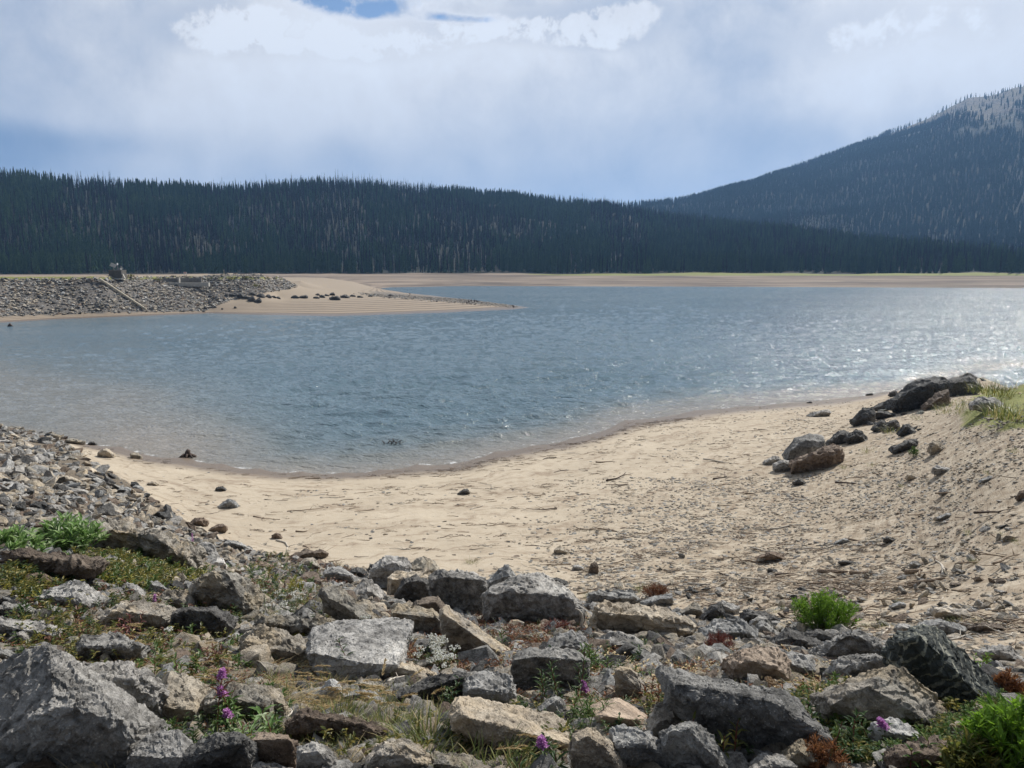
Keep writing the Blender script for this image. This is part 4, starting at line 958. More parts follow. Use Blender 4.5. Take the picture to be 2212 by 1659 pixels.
bb('L', 'pale topped stone on the sand spit of the left riprap near the water', 't', 605, 178, 705, 240, form=1)
bb('L', 'dark roof shaped stone at the waterline of the left riprap', 'd', 545, 138, 600, 162, form=0)
bb('L', 'pale flat slab at the waterline of the left riprap', 't', 400, 122, 520, 155, form=3)
bb('L', 'low whitish slab left of a dark stump by the waterline', 't', 810, 205, 880, 245, form=3)
bb('L', 'broad pale slab in the left riprap below the dark wide stone', 't', 360, 345, 490, 405, form=3)
bb('L', 'jagged dark rocks at the sand edge of the left riprap', 'd', 930, 570, 1045, 625, form=1)
bb('N', 'dark angular stone on the sand right of centre', 'd', 1935, 170, 2000, 205, form=2)
bb('N', 'reddish grey wedge at the riprap corner next to the sand', 'n', 1000, 500, 1220, 560, form=2)
bb('N', 'dark notched rock beside a white stick at the riprap corner', 'd', 1345, 595, 1445, 660, form=1)
bb('N', 'tilted grey slab left of the notched rock at the riprap corner', 'b', 1210, 590, 1380, 690, form=3)
bb('N', 'grey block with a pale top in the riprap corner', 'gt', 1065, 545, 1190, 625, form=0)
bb('N', 'rounded brown grey rock in the riprap above the white yarrow', 'n', 845, 565, 935, 620, form=3)
# --- the dark outcrop and the right hand bank
rock('K', 'largest dark rounded boulder of the outcrop where the bank meets the lake', 'd', [(1252,320),(1300,235),(1430,195),(1520,190),(1558,240)], [(1262,335),(1380,262),(1500,240),(1555,262)], [(1240,375),(1380,392),(1480,360),(1560,310)], deep=.6)
rock('K', 'knobbly dark boulder on top of the outcrop right of the largest one', 'd', [(1552,215),(1600,195),(1650,172),(1715,182),(1725,240)], [(1570,240),(1650,215),(1710,230)], [(1570,300),(1650,312),(1760,270)], deep=.7)
rock('K', 'brown edged slab leaning against the largest outcrop boulder', 'n', [(1440,360),(1500,290),(1580,268),(1582,320)], [(1460,360),(1530,320)], [(1430,385),(1570,345)])
rock('K', 'smooth dome shaped grey boulder low on the right bank', 'm', [(602,640),(640,565),(730,538),(820,545),(848,605)], [(625,640),(700,590),(830,600)], [(605,680),(690,700),(830,660)], deep=.7, amp=.02)
rock('K', 'brownish boulder lying against the dome shaped boulder', 'n', [(640,700),(790,620),(880,593),(935,625),(940,660)], [(660,710),(780,650),(900,650)], [(630,750),(800,760),(915,715)], deep=.7)
for t in (('dark grey rock at the foot of the dome shaped boulder', 'g', 528, 690, 655, 765, 1), ('long ridged dark rock right of the dome shaped boulder', 'd', 840, 515, 975, 605, 2), ('dark rock wedged beside the ridged rock on the bank', 'd', 955, 515, 1078, 595, 1),
          ('pointed dark rock below the outcrop on its lake side', 'd', 988, 385, 1120, 490, 2), ('small black rock between the outcrop and the pointed rock', 'd', 1120, 350, 1245, 405, 0), ('dark slab lying along the outcrop foot', 'd', 1120, 400, 1250, 450, 3),
          ('black tipped slab on the bank below the outcrop', 'd', 1228, 568, 1395, 645, 2), ('cream block on the bank right of the black tipped slab', 't', 1452, 575, 1540, 655, 3), ('grey layered rock stack on the grassy top of the bank', 'g', 1712, 312, 1925, 405, 3),
          ('flat grey stone in the middle of the right bank', 'b', 1472, 722, 1588, 778, 3), ('dark broken rock between tufts below the outcrop', 'd', 1112, 450, 1190, 525, 2), ('lumpy dark rock right of the broken rock', 'd', 1185, 455, 1275, 520, 1), ('squat dark rock at the end of the row below the outcrop', 'd', 1265, 480, 1362, 548, 0),
          ('small black stone on gravel under the dome shaped boulder', 'd', 638, 808, 718, 845, 1), ('flat dark stone alone on the upper beach', 'g', 735, 394, 862, 438, 2), ('low grey stones cluster piece left of the dome shaped boulder', 'g', 465, 668, 562, 722, 2), ('pale cube beside the rock at the foot of the dome shaped boulder', 't', 578, 722, 625, 760, 3),
          ('sharp dark sliver near the white bent branch', 'b', 890, 1158, 972, 1192, 2), ('dark stone right of the sharp sliver', 'd', 1180, 1150, 1250, 1188, 3), ('wide brown stone sunk in gravel left of the driftwood', 'n', 440, 1238, 600, 1302, 1), ('round grey stone on the bank near the right edge', 'b', 1508, 865, 1568, 903, 0),
          ('pointed flat stone on the bank near the right edge', 'b', 1748, 790, 1835, 826, 2), ('split flat stone on the bank below a round grey one', 'b', 1500, 1010, 1580, 1048, 2), ('tan bump of rock at the right edge of the bank', 'n', 1970, 872, 2030, 935, 0), ('tan grey stone below the cream block on the bank', 't', 1310, 772, 1385, 815, 3),
          ('low rock at the end of the beach near the lake', 'd', 1075, 296, 1118, 312, 1), ('dark stone at the very end of the beach', 'd', 1210, 280, 1265, 318, 1), ('dark round stone standing out in the lake', 'd', 1148, 262, 1185, 277, 0), ('small dark stone at the waterline under the glitter', 'd', 720, 346, 752, 358, 0)):
    bb('K', t[0], t[1], *t[2:6], form=t[6])
# --- the row of dark boulders on the far spit
k_ = 0
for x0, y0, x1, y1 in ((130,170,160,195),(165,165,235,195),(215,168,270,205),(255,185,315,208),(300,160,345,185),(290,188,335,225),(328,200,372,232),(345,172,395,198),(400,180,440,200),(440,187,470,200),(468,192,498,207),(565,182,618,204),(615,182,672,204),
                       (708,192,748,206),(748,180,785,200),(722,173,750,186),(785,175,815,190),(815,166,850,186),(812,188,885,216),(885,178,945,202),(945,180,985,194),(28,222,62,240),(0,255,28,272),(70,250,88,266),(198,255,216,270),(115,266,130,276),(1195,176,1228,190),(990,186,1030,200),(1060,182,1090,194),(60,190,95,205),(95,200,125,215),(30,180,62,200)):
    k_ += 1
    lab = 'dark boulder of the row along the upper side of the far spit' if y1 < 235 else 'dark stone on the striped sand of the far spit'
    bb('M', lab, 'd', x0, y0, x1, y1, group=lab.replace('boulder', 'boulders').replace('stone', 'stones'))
# ---------------------------------------------------------------- filler rocks
SHAPES = {}
def gen_shape(seed, res=9, flat=.62):
    rn = random.Random(seed); pts = []
    sx_, sy_, sz_ = 1.0, rn.uniform(.55, .9), flat * rn.uniform(.6, 1.2)
    for i in range(rn.randint(9, 14)):
        v = Vector((rn.gauss(0, 1), rn.gauss(0, 1), rn.gauss(0, 1))).normalized()
        v = Vector((v.x * sx_, v.y * sy_, v.z * sz_)) * .5 * rn.uniform(.8, 1.1); pts.append(v)
    return pts
def shape_mesh(tag_, seed, mats, res=9, flat=.62, amp=.035):
    return roughen(tag_, gen_shape(seed, res, flat), mats, 1.0, res, amp=amp, seed=seed, bevel=.03)
FIL = {}
for m_ in ('g', 'gt', 'b', 'd', 't', 'n', 's'):
    FIL[m_] = [shape_mesh('rock_' + m_, 11 * i + ord(m_[0]), (M[m_],), 10, .55) for i in range(5)]
LOWF = []
for i, m_ in enumerate(['g', 'b', 'gt', 'd', 'g', 'gt', 't', 'b', 'n', 'd', 'g', 't']):
    LOWF.append(shape_mesh('low_rock', 200 + i, (M[m_],), 6, .42))
BCH = []
for i, m_ in enumerate(['t', 'g', 'gt', 't', 'n', 'gt', 'o', 'g', 't', 'd']):
    BCH.append(shape_mesh('beach_stone', 300 + i, (M[m_],), 4, .42))
def inside_big(px, py, pad=0):
    for f_ in ROCK_FOOT:
        if f_[3] + pad < px < f_[4] - pad and f_[5] + pad < py < f_[6] - pad: return True
    return False
def blocked(x, y, r):
    for f_ in ROCK_FOOT:
        if abs(x - f_[0]) < f_[2] + r * .3 and abs(y - f_[1]) < f_[2] * .6 + r * .3: return True
    return False
rnd = random.Random(21)
MATW = [('g', 5), ('b', 4), ('gt', 3), ('d', 3), ('t', 2), ('n', 1), ('s', 1)]
MNAME = {'m': 'dark','g': 'grey', 'b': 'blue grey', 'gt': 'grey and tan', 'd': 'dark', 't': 'pale tan', 'n': 'brown', 's': 'streaked slate'}
bag = [m_ for m_, k_ in MATW for _ in range(k_)]
n_fill = 0
def place(me, p, s, rn, sink=.2, flat=1.0, name='rock'):
    o = bpy.data.objects.new(name, me); link(o)
    o.scale = (s * rn.uniform(.85, 1.15), s * rn.uniform(.8, 1.1), s * flat * rn.uniform(.8, 1.2))
    o.rotation_euler = (rn.gauss(0, .5), rn.gauss(0, .5), rn.uniform(0, 6.28))
    o.location = (p[0], p[1], p[2] + s * (.25 - sink))
    return o
tries = 0
def zone_name(px, py):
    if py < 1150 + px * .1 and px < 560: return 'in the riprap slope at the left'
    if py > 1480: return 'between the big boulders along the bottom'
    if px < 900: return 'among the weeds of the left foreground'
    if px < 1500: return 'in the middle of the foreground riprap'
    return 'in the foreground riprap at the right'
cand = []
while len(cand) < 4600 and tries < 90000:
    tries += 1
    px = rnd.uniform(-10, 2220); py = rnd.uniform(930, 1650)
    if py < np.interp(px, TX, TY) + 3: continue
    cand.append((px, py))
placed = []
for px, py in cand:
    g = hit(px, py); d = g.y
    if d > 60: continue
    s = rnd.choice([.16, .22, .3, .38, .52, .6]) * (1.0 if d < 12 else 1.3)
    pw = s / d * F
    if pw < 16 or pw > 150: continue
    if pw > 70 and rnd.random() < .6: continue
    if inside_big(px, py, 10 if pw < 60 else -4): continue
    if any((g.x - q[0]) ** 2 + (g.y - q[1]) ** 2 < (.31 * (s + q[2])) ** 2 for q in placed): continue
    placed.append((g.x, g.y, s, px, py, g.z, pw))
placed.sort(key=lambda q: -q[6])
lim = 300 - n_rock - 34
for (ax, ay, bx, by, n_o) in ((840, 585, 1120, 470, 8), (1000, 480, 1250, 385, 9), (1110, 525, 1400, 520, 9), (1250, 420, 1450, 400, 4), (1560, 300, 1760, 225, 4)):
    for k in range(n_o):
        t = (k + .5) / n_o; q = cv('K', (ax + (bx - ax) * t + rnd.gauss(0, 16), ay + (by - ay) * t + rnd.gauss(0, 14))); g = hit(*q); s_ = rnd.uniform(.35, 1.0)
        o = place(rnd.choice(FIL['d'] + FIL['s']), g, s_ * (1.35 if ay < 480 else 1.0), rnd, sink=.22, flat=.8)
        tag(o, 'small dark rock in the outcrop running up the right bank from the lake', 'rock', 'small dark rocks of the outcrop'); n_fill += 1
for x, y, s, px, py, z, pw in placed[:lim]:
    m_ = rnd.choice(bag)
    o = place(rnd.choice(FIL[m_]), (x, y, z), s, rnd)
    lab = '%s %s rock %s' % ('small' if pw < 34 else 'middling', MNAME[m_], zone_name(px, py))
    tag(o, lab, 'rock', lab.replace(' rock ', ' rocks ')); n_fill += 1
REST_PLACED = placed[lim:]
print('boulders', n_rock, 'filler', n_fill, 'rest', len(REST_PLACED))
# uncountable small riprap, near
def spread(n, x0, x1, y0, y1, test, smin, smax, power=2.2, sc=None):
    px = RNG.uniform(x0, x1, n); py = RNG.uniform(y0, y1, n)
    k = test(px, py); px, py = px[k], py[k]
    pts, ss = [], []
    for a_, b_ in zip(px, py):
        g = hit(a_, b_); pts.append(g); u = RNG.random() ** power
        ss.append((smin + (smax - smin) * u) * (sc(g.y) if sc else 1))
    return np.array(pts).reshape(-1, 3), np.array(ss)
def tri(n): return np.stack([(RNG.random(n) - .5) * .7, (RNG.random(n) - .5) * .7, RNG.random(n) * 6.28], 1)
def polar_points(n, r0, r1, a0=-37, a1=37, mask=None):
    if a0 < -36 and r1 < 80: n = int(n * (46.0 - a0) / (37 - a0)); a0 -= 8
    if a1 > 36 and r1 < 80: a1 += 11
    """points spread evenly on the ground itself"""
    a = np.radians(RNG.uniform(a0, a1, n)); r = np.sqrt(RNG.uniform(r0 ** 2, r1 ** 2, n))
    z = H_polar(a, r); x, y = r * np.sin(a), r * np.cos(a)
    px, py = project(x, y, z)
    k = mask(px, py, r, x, y, z) if mask else np.ones(n, bool)
    return np.stack([x, y, z], 1)[k]
allp, alls, alli = [], [], []
def near_rip(px, py, r, x, y, z): return (RNG.random(len(px)) < riprap_mask(px, py, r, y)) & (z > -.2)
for r0, r1, n, s0, s1 in ((2.2, 5, 8500, .025, .28), (5, 12, 17000, .035, .42), (12, 26, 16000, .06, .55), (26, 62, 16000, .10, 1.15)):
    p = polar_points(n, r0, r1, mask=near_rip)
    allp.append(p); alls.append(s0 + (s1 - s0) * RNG.random(len(p)) ** 3.0)
q_ = np.array([(q[0], q[1], q[5] + q[2] * .05, q[2]) for q in REST_PLACED]); FL_ = [x for k_ in ('g', 'b', 'gt', 'd', 'g', 't', 'b', 'n') for x in FIL[k_][:3]]; nq = len(q_)
scatter('riprap_filling', q_[:, :3], np.stack([RNG.normal(0, .6, nq), RNG.normal(0, .6, nq), RNG.random(nq) * 6.28], 1), np.stack([q_[:, 3], q_[:, 3] * .9, q_[:, 3] * RNG.uniform(.8, 1.2, nq)], 1), RNG.integers(0, len(FL_), nq), FL_, label='further riprap rocks packed between the boulders')
p = np.concatenate(allp); s = np.concatenate(alls); n = len(p)
p[:, 2] += s * .05
scl = np.stack([s, s * RNG.uniform(.7, 1.1, n), s * RNG.uniform(.6, 1.2, n)], 1)
scatter('riprap_rubble', p, tri(n) * np.array([2.0, 2.0, 1]), scl, RNG.integers(0, len(LOWF), n), LOWF, label='small broken riprap stones filling the bank between the boulders')
print('near rubble', n)
# riprap on the far dam and the spit
def far_rip(px, py, r, x, y, z): return (RNG.random(len(px)) < riprap_mask(px, py, r, y) * 1.0) & (z > .1) & (r > 130) & ((px > 450) | (py > np.interp(px, [-60, 230, 340, 450], [598, 597.5, 595.5, 592.5]) + 2.0))
p = polar_points(130000, 135, 262, -38, 6, mask=far_rip)
n = len(p); s = .30 + 1.25 * RNG.random(n) ** 3.2
px, py = project(p[:, 0], p[:, 1], p[:, 2]); s = np.where(px > 640, s * .55, s)
p[:, 2] += s * .08
scl = np.stack([s, s * RNG.uniform(.7, 1.1, n), s * RNG.uniform(.6, 1.1, n)], 1)
scatter('dam_riprap', p, tri(n), scl, RNG.integers(0, len(LOWF), n), LOWF, label='grey riprap stones covering the face of the far dam')
print('far rubble', n)
# beach stones
def beach(px, py, r, x, y, z):
    g = smooth01((px - (900 + (1250 - py) * 1.0)) / 520) * .95 + .04 + .35 * smooth01((py - 1150) / 120) * smooth01((px - 900) / 300)
    cl_ = fbm(x * .6, y * .6, 3, 61)
    return (z > .06) & (riprap_mask(px, py, r, y) < .5) & (RNG.random(len(px)) < g * np.clip(cl_ * 3 - .6, .15, 1.3)) & (py > 800)
p = np.concatenate([polar_points(46000, 9, 62, -33, 38, mask=beach), polar_points(110000, 9, 34, -25, 38, mask=beach)])
p2 = polar_points(1500, 12, 55, 2, 38, mask=beach); n1 = len(p); p = np.concatenate([p, p2])
n = len(p); s = .02 + .26 * RNG.random(n) ** 4.2; s[n1:] = RNG.uniform(.10, .34, len(p2))
rr_ = np.hypot(p[:, 0], p[:, 1])
order = np.argsort(-s / rr_)
sel = [i for i in order[:700] if abs(math.atan2(p[i, 0], p[i, 1])) < .6 and not inside_big(*project(*p[i]))][:280]
for q, i in enumerate(sel):
    x, y, z = p[i]; k_ = rnd.randrange(len(BCH)); mat_ = ['pale tan', 'grey', 'grey and tan', 'pale tan', 'brown', 'grey and tan', 'orange tan', 'grey', 'pale tan', 'dark'][k_]
    o = place(BCH[k_], (x, y, z), s[i] * 1.15, rnd, sink=.12, flat=.9, name='beach_stone'); px, py = project(x, y, z)
    reg = 'on the upper beach by the lake' if py < 1000 else 'on the gravelly right hand bank' if px > 1780 and py < 1250 else 'on the gravel by the driftwood' if px > 1500 and py > 1180 else 'on the open sand of the middle beach'
    lab = 'small loose %s stone %s' % (mat_, reg); tag(o, lab, 'stone', lab.replace(' stone ', ' stones '))
msk = np.ones(n, bool); msk[sel] = False
p, s = p[msk], s[msk]; n = len(p)
scl = np.stack([s, s * RNG.uniform(.7, 1.1, n), s * RNG.uniform(.5, 1.0, n)], 1)
scatter('beach_pebbles', p, tri(n) * np.array([.5, .5, 1]), scl, RNG.integers(0, len(BCH), n), BCH, label='small stones and pebbles strewn over the beach and bank')
print('pebbles', n)
# ---------------------------------------------------------------- plants
def leaf_mat(name, c1, c2, c3=None, trans=.42, rough=.45):
    T = NT(name); g = T.n('ShaderNodeNewGeometry'); r = g.outputs['Random Per Island']
    cc = T.mix(r, c1, c2)
    if c3: cc = T.mix(T.math('GREATER_THAN', T.math('FRACT', T.math('MULTIPLY', r, 7.31)), .80), cc, c3)
    a = T.principled(cc, rough, None, .35)
    tr = T.n('ShaderNodeBsdfTranslucent', Color=cc)
    mx = T.n('ShaderNodeMixShader', i0=trans, i1=a, i2=tr)
    return T.out(mx.outputs[0])
ML = {
 'green': leaf_mat('green_leaf', (.055, .115, .022), (.10, .18, .035), (.16, .20, .05)),
 'bright': leaf_mat('bright_green_leaf', (.13, .25, .02), (.21, .35, .04), (.08, .16, .02), .5),
 'dark': leaf_mat('dark_green_leaf', (.028, .065, .018), (.06, .11, .03), (.10, .13, .04)),
 'fresh': leaf_mat('fresh_broad_leaf', (.14, .26, .07), (.25, .37, .13), (.40, .48, .28), .45),
 'olive': leaf_mat('olive_leaf', (.075, .095, .020), (.15, .155, .035), (.26, .22, .05)),
 'red': leaf_mat('reddish_leaf', (.13, .055, .035), (.20, .10, .055), (.10, .10, .03)),
 'pink': leaf_mat('pink_leaf', (.35, .14, .14), (.22, .10, .08), (.12, .13, .04)),
 'rust': leaf_mat('rust_dry_leaf', (.15, .055, .022), (.26, .11, .045), (.09, .05, .025)),
 'orange': leaf_mat('orange_foliage', (.20, .085, .035), (.30, .14, .055), (.12, .06, .03)),
 'crimson': leaf_mat('dark_red_foliage', (.13, .03, .025), (.20, .06, .04), (.09, .03, .02)),
 'straw': leaf_mat('straw', (.44, .34, .17), (.62, .49, .28), (.32, .22, .10), .3, .6),
 'grass': leaf_mat('grass_blade', (.10, .14, .035), (.22, .23, .07), (.40, .33, .15)),
 'dry': leaf_mat('dry_flower_head', (.30, .20, .11), (.45, .33, .20), None, .2, .8),
 'purple': leaf_mat('purple_petal', (.46, .17, .46), (.66, .36, .64), (.34, .10, .33), .4),
 'white': leaf_mat('white_petal', (.72, .72, .66), (.82, .82, .78), (.55, .54, .42), .3),
 'stemg': leaf_mat('green_stem', (.10, .13, .04), (.13, .15, .05), None, .1),
 'stemr': leaf_mat('red_stem', (.15, .045, .035), (.20, .07, .05), None, .1),
 'yellow': leaf_mat('yellow_green_leaf', (.25, .24, .04), (.38, .34, .07), None, .35),
}
class G:
    def __init__(s): s.v = []; s.f = []
    def leaf(s, b, d, L, W, up=Vector((0, 0, 1)), droop=.3, fold=.25):
        d = d.normalized(); sd_ = d.cross(up)
        if sd_.length < 1e-4: sd_ = Vector((1, 0, 0))
        sd_.normalize(); n = sd_.cross(d)
        m1 = b + d * L * .35 + n * 0; m2 = b + d * L * .72 - n * L * droop * .35; t = b + d * L - n * L * droop
        i = len(s.v)
        s.v += [b, m1 + sd_ * W * .5 + n * W * fold, m1 - n * W * .1, m1 - sd_ * W * .5 + n * W * fold, m2 + sd_ * W * .36 + n * W * fold * .7, m2, m2 - sd_ * W * .36 + n * W * fold * .7, t]
        s.f += [(i, i + 1, i + 2), (i, i + 2, i + 3), (i + 1, i + 4, i + 5, i + 2), (i + 2, i + 5, i + 6, i + 3), (i + 4, i + 7, i + 5), (i + 5, i + 7, i + 6)]
    def blade(s, b, d, L, W, bend, n=5):
        """grass blade bending over"""
        d = d.normalized(); h = Vector((d.x, d.y, 0)); h = h.normalized() if h.length > .01 else Vector((1, 0, 0))
        sd_ = Vector((-h.y, h.x, 0)); p = b.copy(); i = len(s.v); cur = d.copy()
        for k in range(n + 1):
            w_ = W * (1 - k / n) ** .7 * .5
            s.v += [p + sd_ * w_, p - sd_ * w_] if k < n else [p.copy()]
            cur = (cur + (h * .6 - Vector((0, 0, 1))) * bend / n).normalized(); p = p + cur * L / n
        for k in range(n - 1): s.f.append((i + 2 * k, i + 2 * k + 1, i + 2 * k + 3, i + 2 * k + 2))
        s.f.append((i + 2 * n - 2, i + 2 * n - 1, i + 2 * n)); return p, cur
    def tube(s, pts, r0, r1, n=4):
        i0 = len(s.v)
        for k, p in enumerate(pts):
            t = (pts[min(k + 1, len(pts) - 1)] - pts[max(k - 1, 0)]).normalized()
            a = t.orthogonal().normalized() if k == 0 else (a - t * a.dot(t)).normalized()
            b = t.cross(a); r = r0 + (r1 - r0) * k / (len(pts) - 1)
            for j in range(n): an = 6.2832 * j / n; s.v.append(p + (a * math.cos(an) + b * math.sin(an)) * r)
        for k in range(len(pts) - 1):
            for j in range(n): s.f.append((i0 + k * n + j, i0 + k * n + (j + 1) % n, i0 + (k + 1) * n + (j + 1) % n, i0 + (k + 1) * n + j))
        e = i0 + (len(pts) - 1) * n; s.f.append(tuple(range(e, e + n))); s.f.append(tuple(range(i0 + n - 1, i0 - 1, -1)))
    def blob(s, c_, r, rn, n=5):
        """tiny faceted lump: bud, seed, floret"""
        i = len(s.v); s.v += [c_ + Vector((0, 0, r)), c_ - Vector((0, 0, r))]
        ph = rn.uniform(0, 6)
        for j in range(n): s.v.append(c_ + Vector((math.cos(ph + j * 6.2832 / n) * r, math.sin(ph + j * 6.2832 / n) * r, rn.uniform(-.3, .3) * r)))
        for j in range(n): s.f += [(i, i + 2 + j, i + 2 + (j + 1) % n), (i + 1, i + 2 + (j + 1) % n, i + 2 + j)]
    def mesh(s, name, m, smooth=False): return mesh_of(name, s.v, s.f, (m,), None, smooth)
def part(name, g, mat, parent):
    if not g.v: return
    return link(bpy.data.objects.new(name, g.mesh(name, mat)), parent)
def curve(h, lean, rn, n=7, wob=.06):
    p = Vector((0, 0, -.02)); pts = [p.copy()]; d = Vector((lean[0] * .4, lean[1] * .4, 1)).normalized()
    for k in range(n):
        d = (d + Vector((lean[0], lean[1], 0)) * (.5 / n) + Vector((rn.gauss(0, wob), rn.gauss(0, wob), 0))).normalized()
        p = p + d * h / n; pts.append(p.copy())
    return pts
def lerp_path(pts, t):
    q = t * (len(pts) - 1); k = min(int(q), len(pts) - 2); return pts[k].lerp(pts[k + 1], q - k), (pts[k + 1] - pts[k]).normalized()
def fireweed(name, loc, h, rn, leaf='green', stem='stemr', flower=None, stems=1, lean=(0, 0), L=.07, W=.014, dens=90, lo=.12, head=.07, spread=.05, fcol='purple'):
    root = empty(name, loc); gs, gl, gf = G(), G(), G()
    for q in range(stems):
        off = Vector((rn.gauss(0, spread), rn.gauss(0, spread), 0)); hh = h * rn.uniform(.65, 1.0) if q else h
        pts = [p + off for p in curve(hh, (lean[0] + rn.gauss(0, .15), lean[1] + rn.gauss(0, .15)), rn)]
        gs.tube(pts, .0035, .0015)
        n = max(5, int(dens * hh)); ph = rn.uniform(0, 6)
        top = 1.0 - (head / hh if flower else 0)
        for k in range(n):
            t = lo + (top - lo) * k / n; p, d = lerp_path(pts, t); ph += 2.4
            o = Vector((math.cos(ph), math.sin(ph), rn.uniform(.15, .7) + .5 * t)); s_ = rn.uniform(.7, 1.1) * (1 - .55 * abs(t - .5))
            gl.leaf(p, o, L * s_, W * s_, droop=rn.uniform(.1, .5))
        if flower and q < flower:
            for k in range(34):
                t = top + (1 - top) * (k / 34); p, d = lerp_path(pts, t); a = k * 2.4; rr = .017 * (1 - .6 * (k / 34))
                c_ = p + Vector((math.cos(a), math.sin(a), .1)) * rr
                for j in range(4):
                    b_ = a + j * 1.57; gf.leaf(c_, Vector((math.cos(b_), math.sin(b_), rn.uniform(-.2, .6))), .013 * (1.15 - .5 * k / 34), .009, droop=.1)
    part('stem', gs, ML[stem], root); part('foliage', gl, ML[leaf], root); part('flower_spike', gf, ML[fcol], root)
    return root
def yarrow(name, loc, h, rn, stems=8, spread=.08, leaf='green', head='white', hr=.03, fl=26):
    root = empty(name, loc); gs, gl, gf = G(), G(), G()
    for q in range(stems):
        off = Vector((rn.gauss(0, spread), rn.gauss(0, spread), 0)); hh = h * rn.uniform(.65, 1.05)
        pts = [p + off for p in curve(hh, (rn.gauss(0, .2), rn.gauss(0, .2)), rn)]; gs.tube(pts, .0025, .0015)
        for k in range(int(60 * hh)):
            p, d = lerp_path(pts, rn.uniform(.05, .85)); a = rn.uniform(0, 6.28); gl.leaf(p, Vector((math.cos(a), math.sin(a), rn.uniform(.1, .8))), rn.uniform(.02, .045), .006)
        t = pts[-1]
        for k in range(fl):
            a = rn.uniform(0, 6.28); r_ = hr * math.sqrt(rn.random()); c_ = t + Vector((math.cos(a) * r_, math.sin(a) * r_, rn.uniform(-.006, .008)))
            if k % 4 == 0: gs.tube([t - Vector((0, 0, hr)), c_], .0012, .0008, 3)
            gf.blob(c_, rn.uniform(.004, .0075), rn)
    part('stem', gs, ML['stemg' if head == 'white' else 'dry'], root); part('foliage', gl, ML[leaf], root); part('flower_head', gf, ML[head], root)
    return root
def grass(name, loc, L, rn, n=120, spread=.10, mat='grass', heads=0, wind=(0, 0), W=.005, bend=1.0, hmat='straw', hlen=.08):
    root = empty(name, loc); gb, gh = G(), G()
    for k in range(n):
        a = rn.uniform(0, 6.28); r_ = spread * math.sqrt(rn.random())
        d = Vector((math.cos(a) * .35 + wind[0] + rn.gauss(0, .12), math.sin(a) * .35 + wind[1] + rn.gauss(0, .12), 1))
        gb.blade(Vector((math.cos(a) * r_, math.sin(a) * r_, -.02)), d, L * rn.uniform(.45, 1.05), W * rn.uniform(.6, 1.2), bend * rn.uniform(.3, 1.3))
    for k in range(heads):
        a = rn.uniform(0, 6.28); r_ = spread * math.sqrt(rn.random())
        d = Vector((wind[0] * 1.3 + rn.gauss(0, .2), wind[1] * 1.3 + rn.gauss(0, .2), 1))
        p, cur = gb.blade(Vector((math.cos(a) * r_, math.sin(a) * r_, -.02)), d, L * rn.uniform(1.05, 1.5), .0035, bend * .55, 6)
        m = 34
        for j in range(m):
            t = j / m; b = rn.uniform(0, 6.28); cu = (cur + Vector((wind[0], wind[1], -.5)) * .3 * t).normalized()
            gh.leaf(p + cu * hlen * t, (cu * 1.2 + Vector((math.cos(b), math.sin(b), math.sin(b * 3))) * .45), .020, .0055, droop=.1)
    part('blades', gb, ML[mat], root); part('seed_heads', gh, ML[hmat], root); return root
def bush(name, loc, w, h, rn, leaf='bright', n=60, L=.05, W=.014, dens=26, stem='stemg'):
    root = empty(name, loc); gs, gl = G(), G()
    for q in range(n):
        a = rn.uniform(0, 6.28); r_ = math.sqrt(rn.random()); ex = Vector((math.cos(a) * r_ * w * .5, math.sin(a) * r_ * w * .35, h * (1 - .45 * r_ ** 2) * rn.uniform(.7, 1.05)))
        b = Vector((ex.x * .45, ex.y * .45, -.02)); mid = b.lerp(ex, .5) + Vector((rn.gauss(0, .03), rn.gauss(0, .03), h * .06)); pts = [b, mid, ex]
        gs.tube(pts, .003, .001, 3)
        for k in range(dens):
            p, d = lerp_path(pts, rn.uniform(.25, 1.0)); b_ = rn.uniform(0, 6.28)
            gl.leaf(p, d + Vector((math.cos(b_), math.sin(b_), rn.uniform(-.2, .5))) * .9, L * rn.uniform(.6, 1.1), W * rn.uniform(.7, 1.1), droop=.2)
    part('stem', gs, ML[stem], root); part('foliage', gl, ML[leaf], root); return root
def foot(px, py): 
    g = hit(px, py); return (g.x, g.y, g.z)
def at_rock(px, py):
    """ground beneath a plant whose lowest visible point is here"""
    return foot(px, py)
def span(px0, py0, py1):
    """metres between two image rows at that foot"""
    g = hit(px0, py1); return (py1 - py0) / F * g.y
pr = random.Random(5)
def Pf(label, px, ytop, yfoot, name='fireweed', cat='wildflower', group=None, **kw):
    h = span(px, ytop, yfoot); o = fireweed(name, foot(px, yfoot), h, random.Random(int(px * 3 + yfoot)), **kw); return tag(o, label, cat, group)
Pf('fireweed with a purple flower spike above a long bare red stem, left of two others', 428, 1440, 1600, flower=1, leaf='red', L=.09, W=.016, dens=50, lo=.5, head=.045)
Pf('fireweed with the largest purple flower spike beside dry drooping grass', 490, 1455, 1590, flower=1, leaf='green', stems=2, L=.08, W=.02, head=.055)
Pf('low fireweed with a purple spike amid broad green leaves', 484, 1518, 1600, flower=1, leaf='fresh', stems=4, L=.08, W=.022, head=.04, spread=.06)
Pf('fireweed with a pinkish purple spike at the bottom edge by the granular boulder', 1198, 1568, 1670, flower=1, leaf='dark', stems=4, L=.07, W=.016, head=.045, spread=.06)
Pf('small fireweed flowering in front of the long pale topped boulder, upper of two', 241, 1108, 1150, flower=1, leaf='dark', L=.06, head=.12)
Pf('fireweed with a purple tip right of the long pale topped boulder', 406, 1146, 1212, flower=1, leaf='green', stems=3, L=.08, head=.16, spread=.12)
Pf('fireweed with a pink tip among the small sparkling rocks', 318, 1272, 1312, flower=1, leaf='red', L=.07, head=.08)
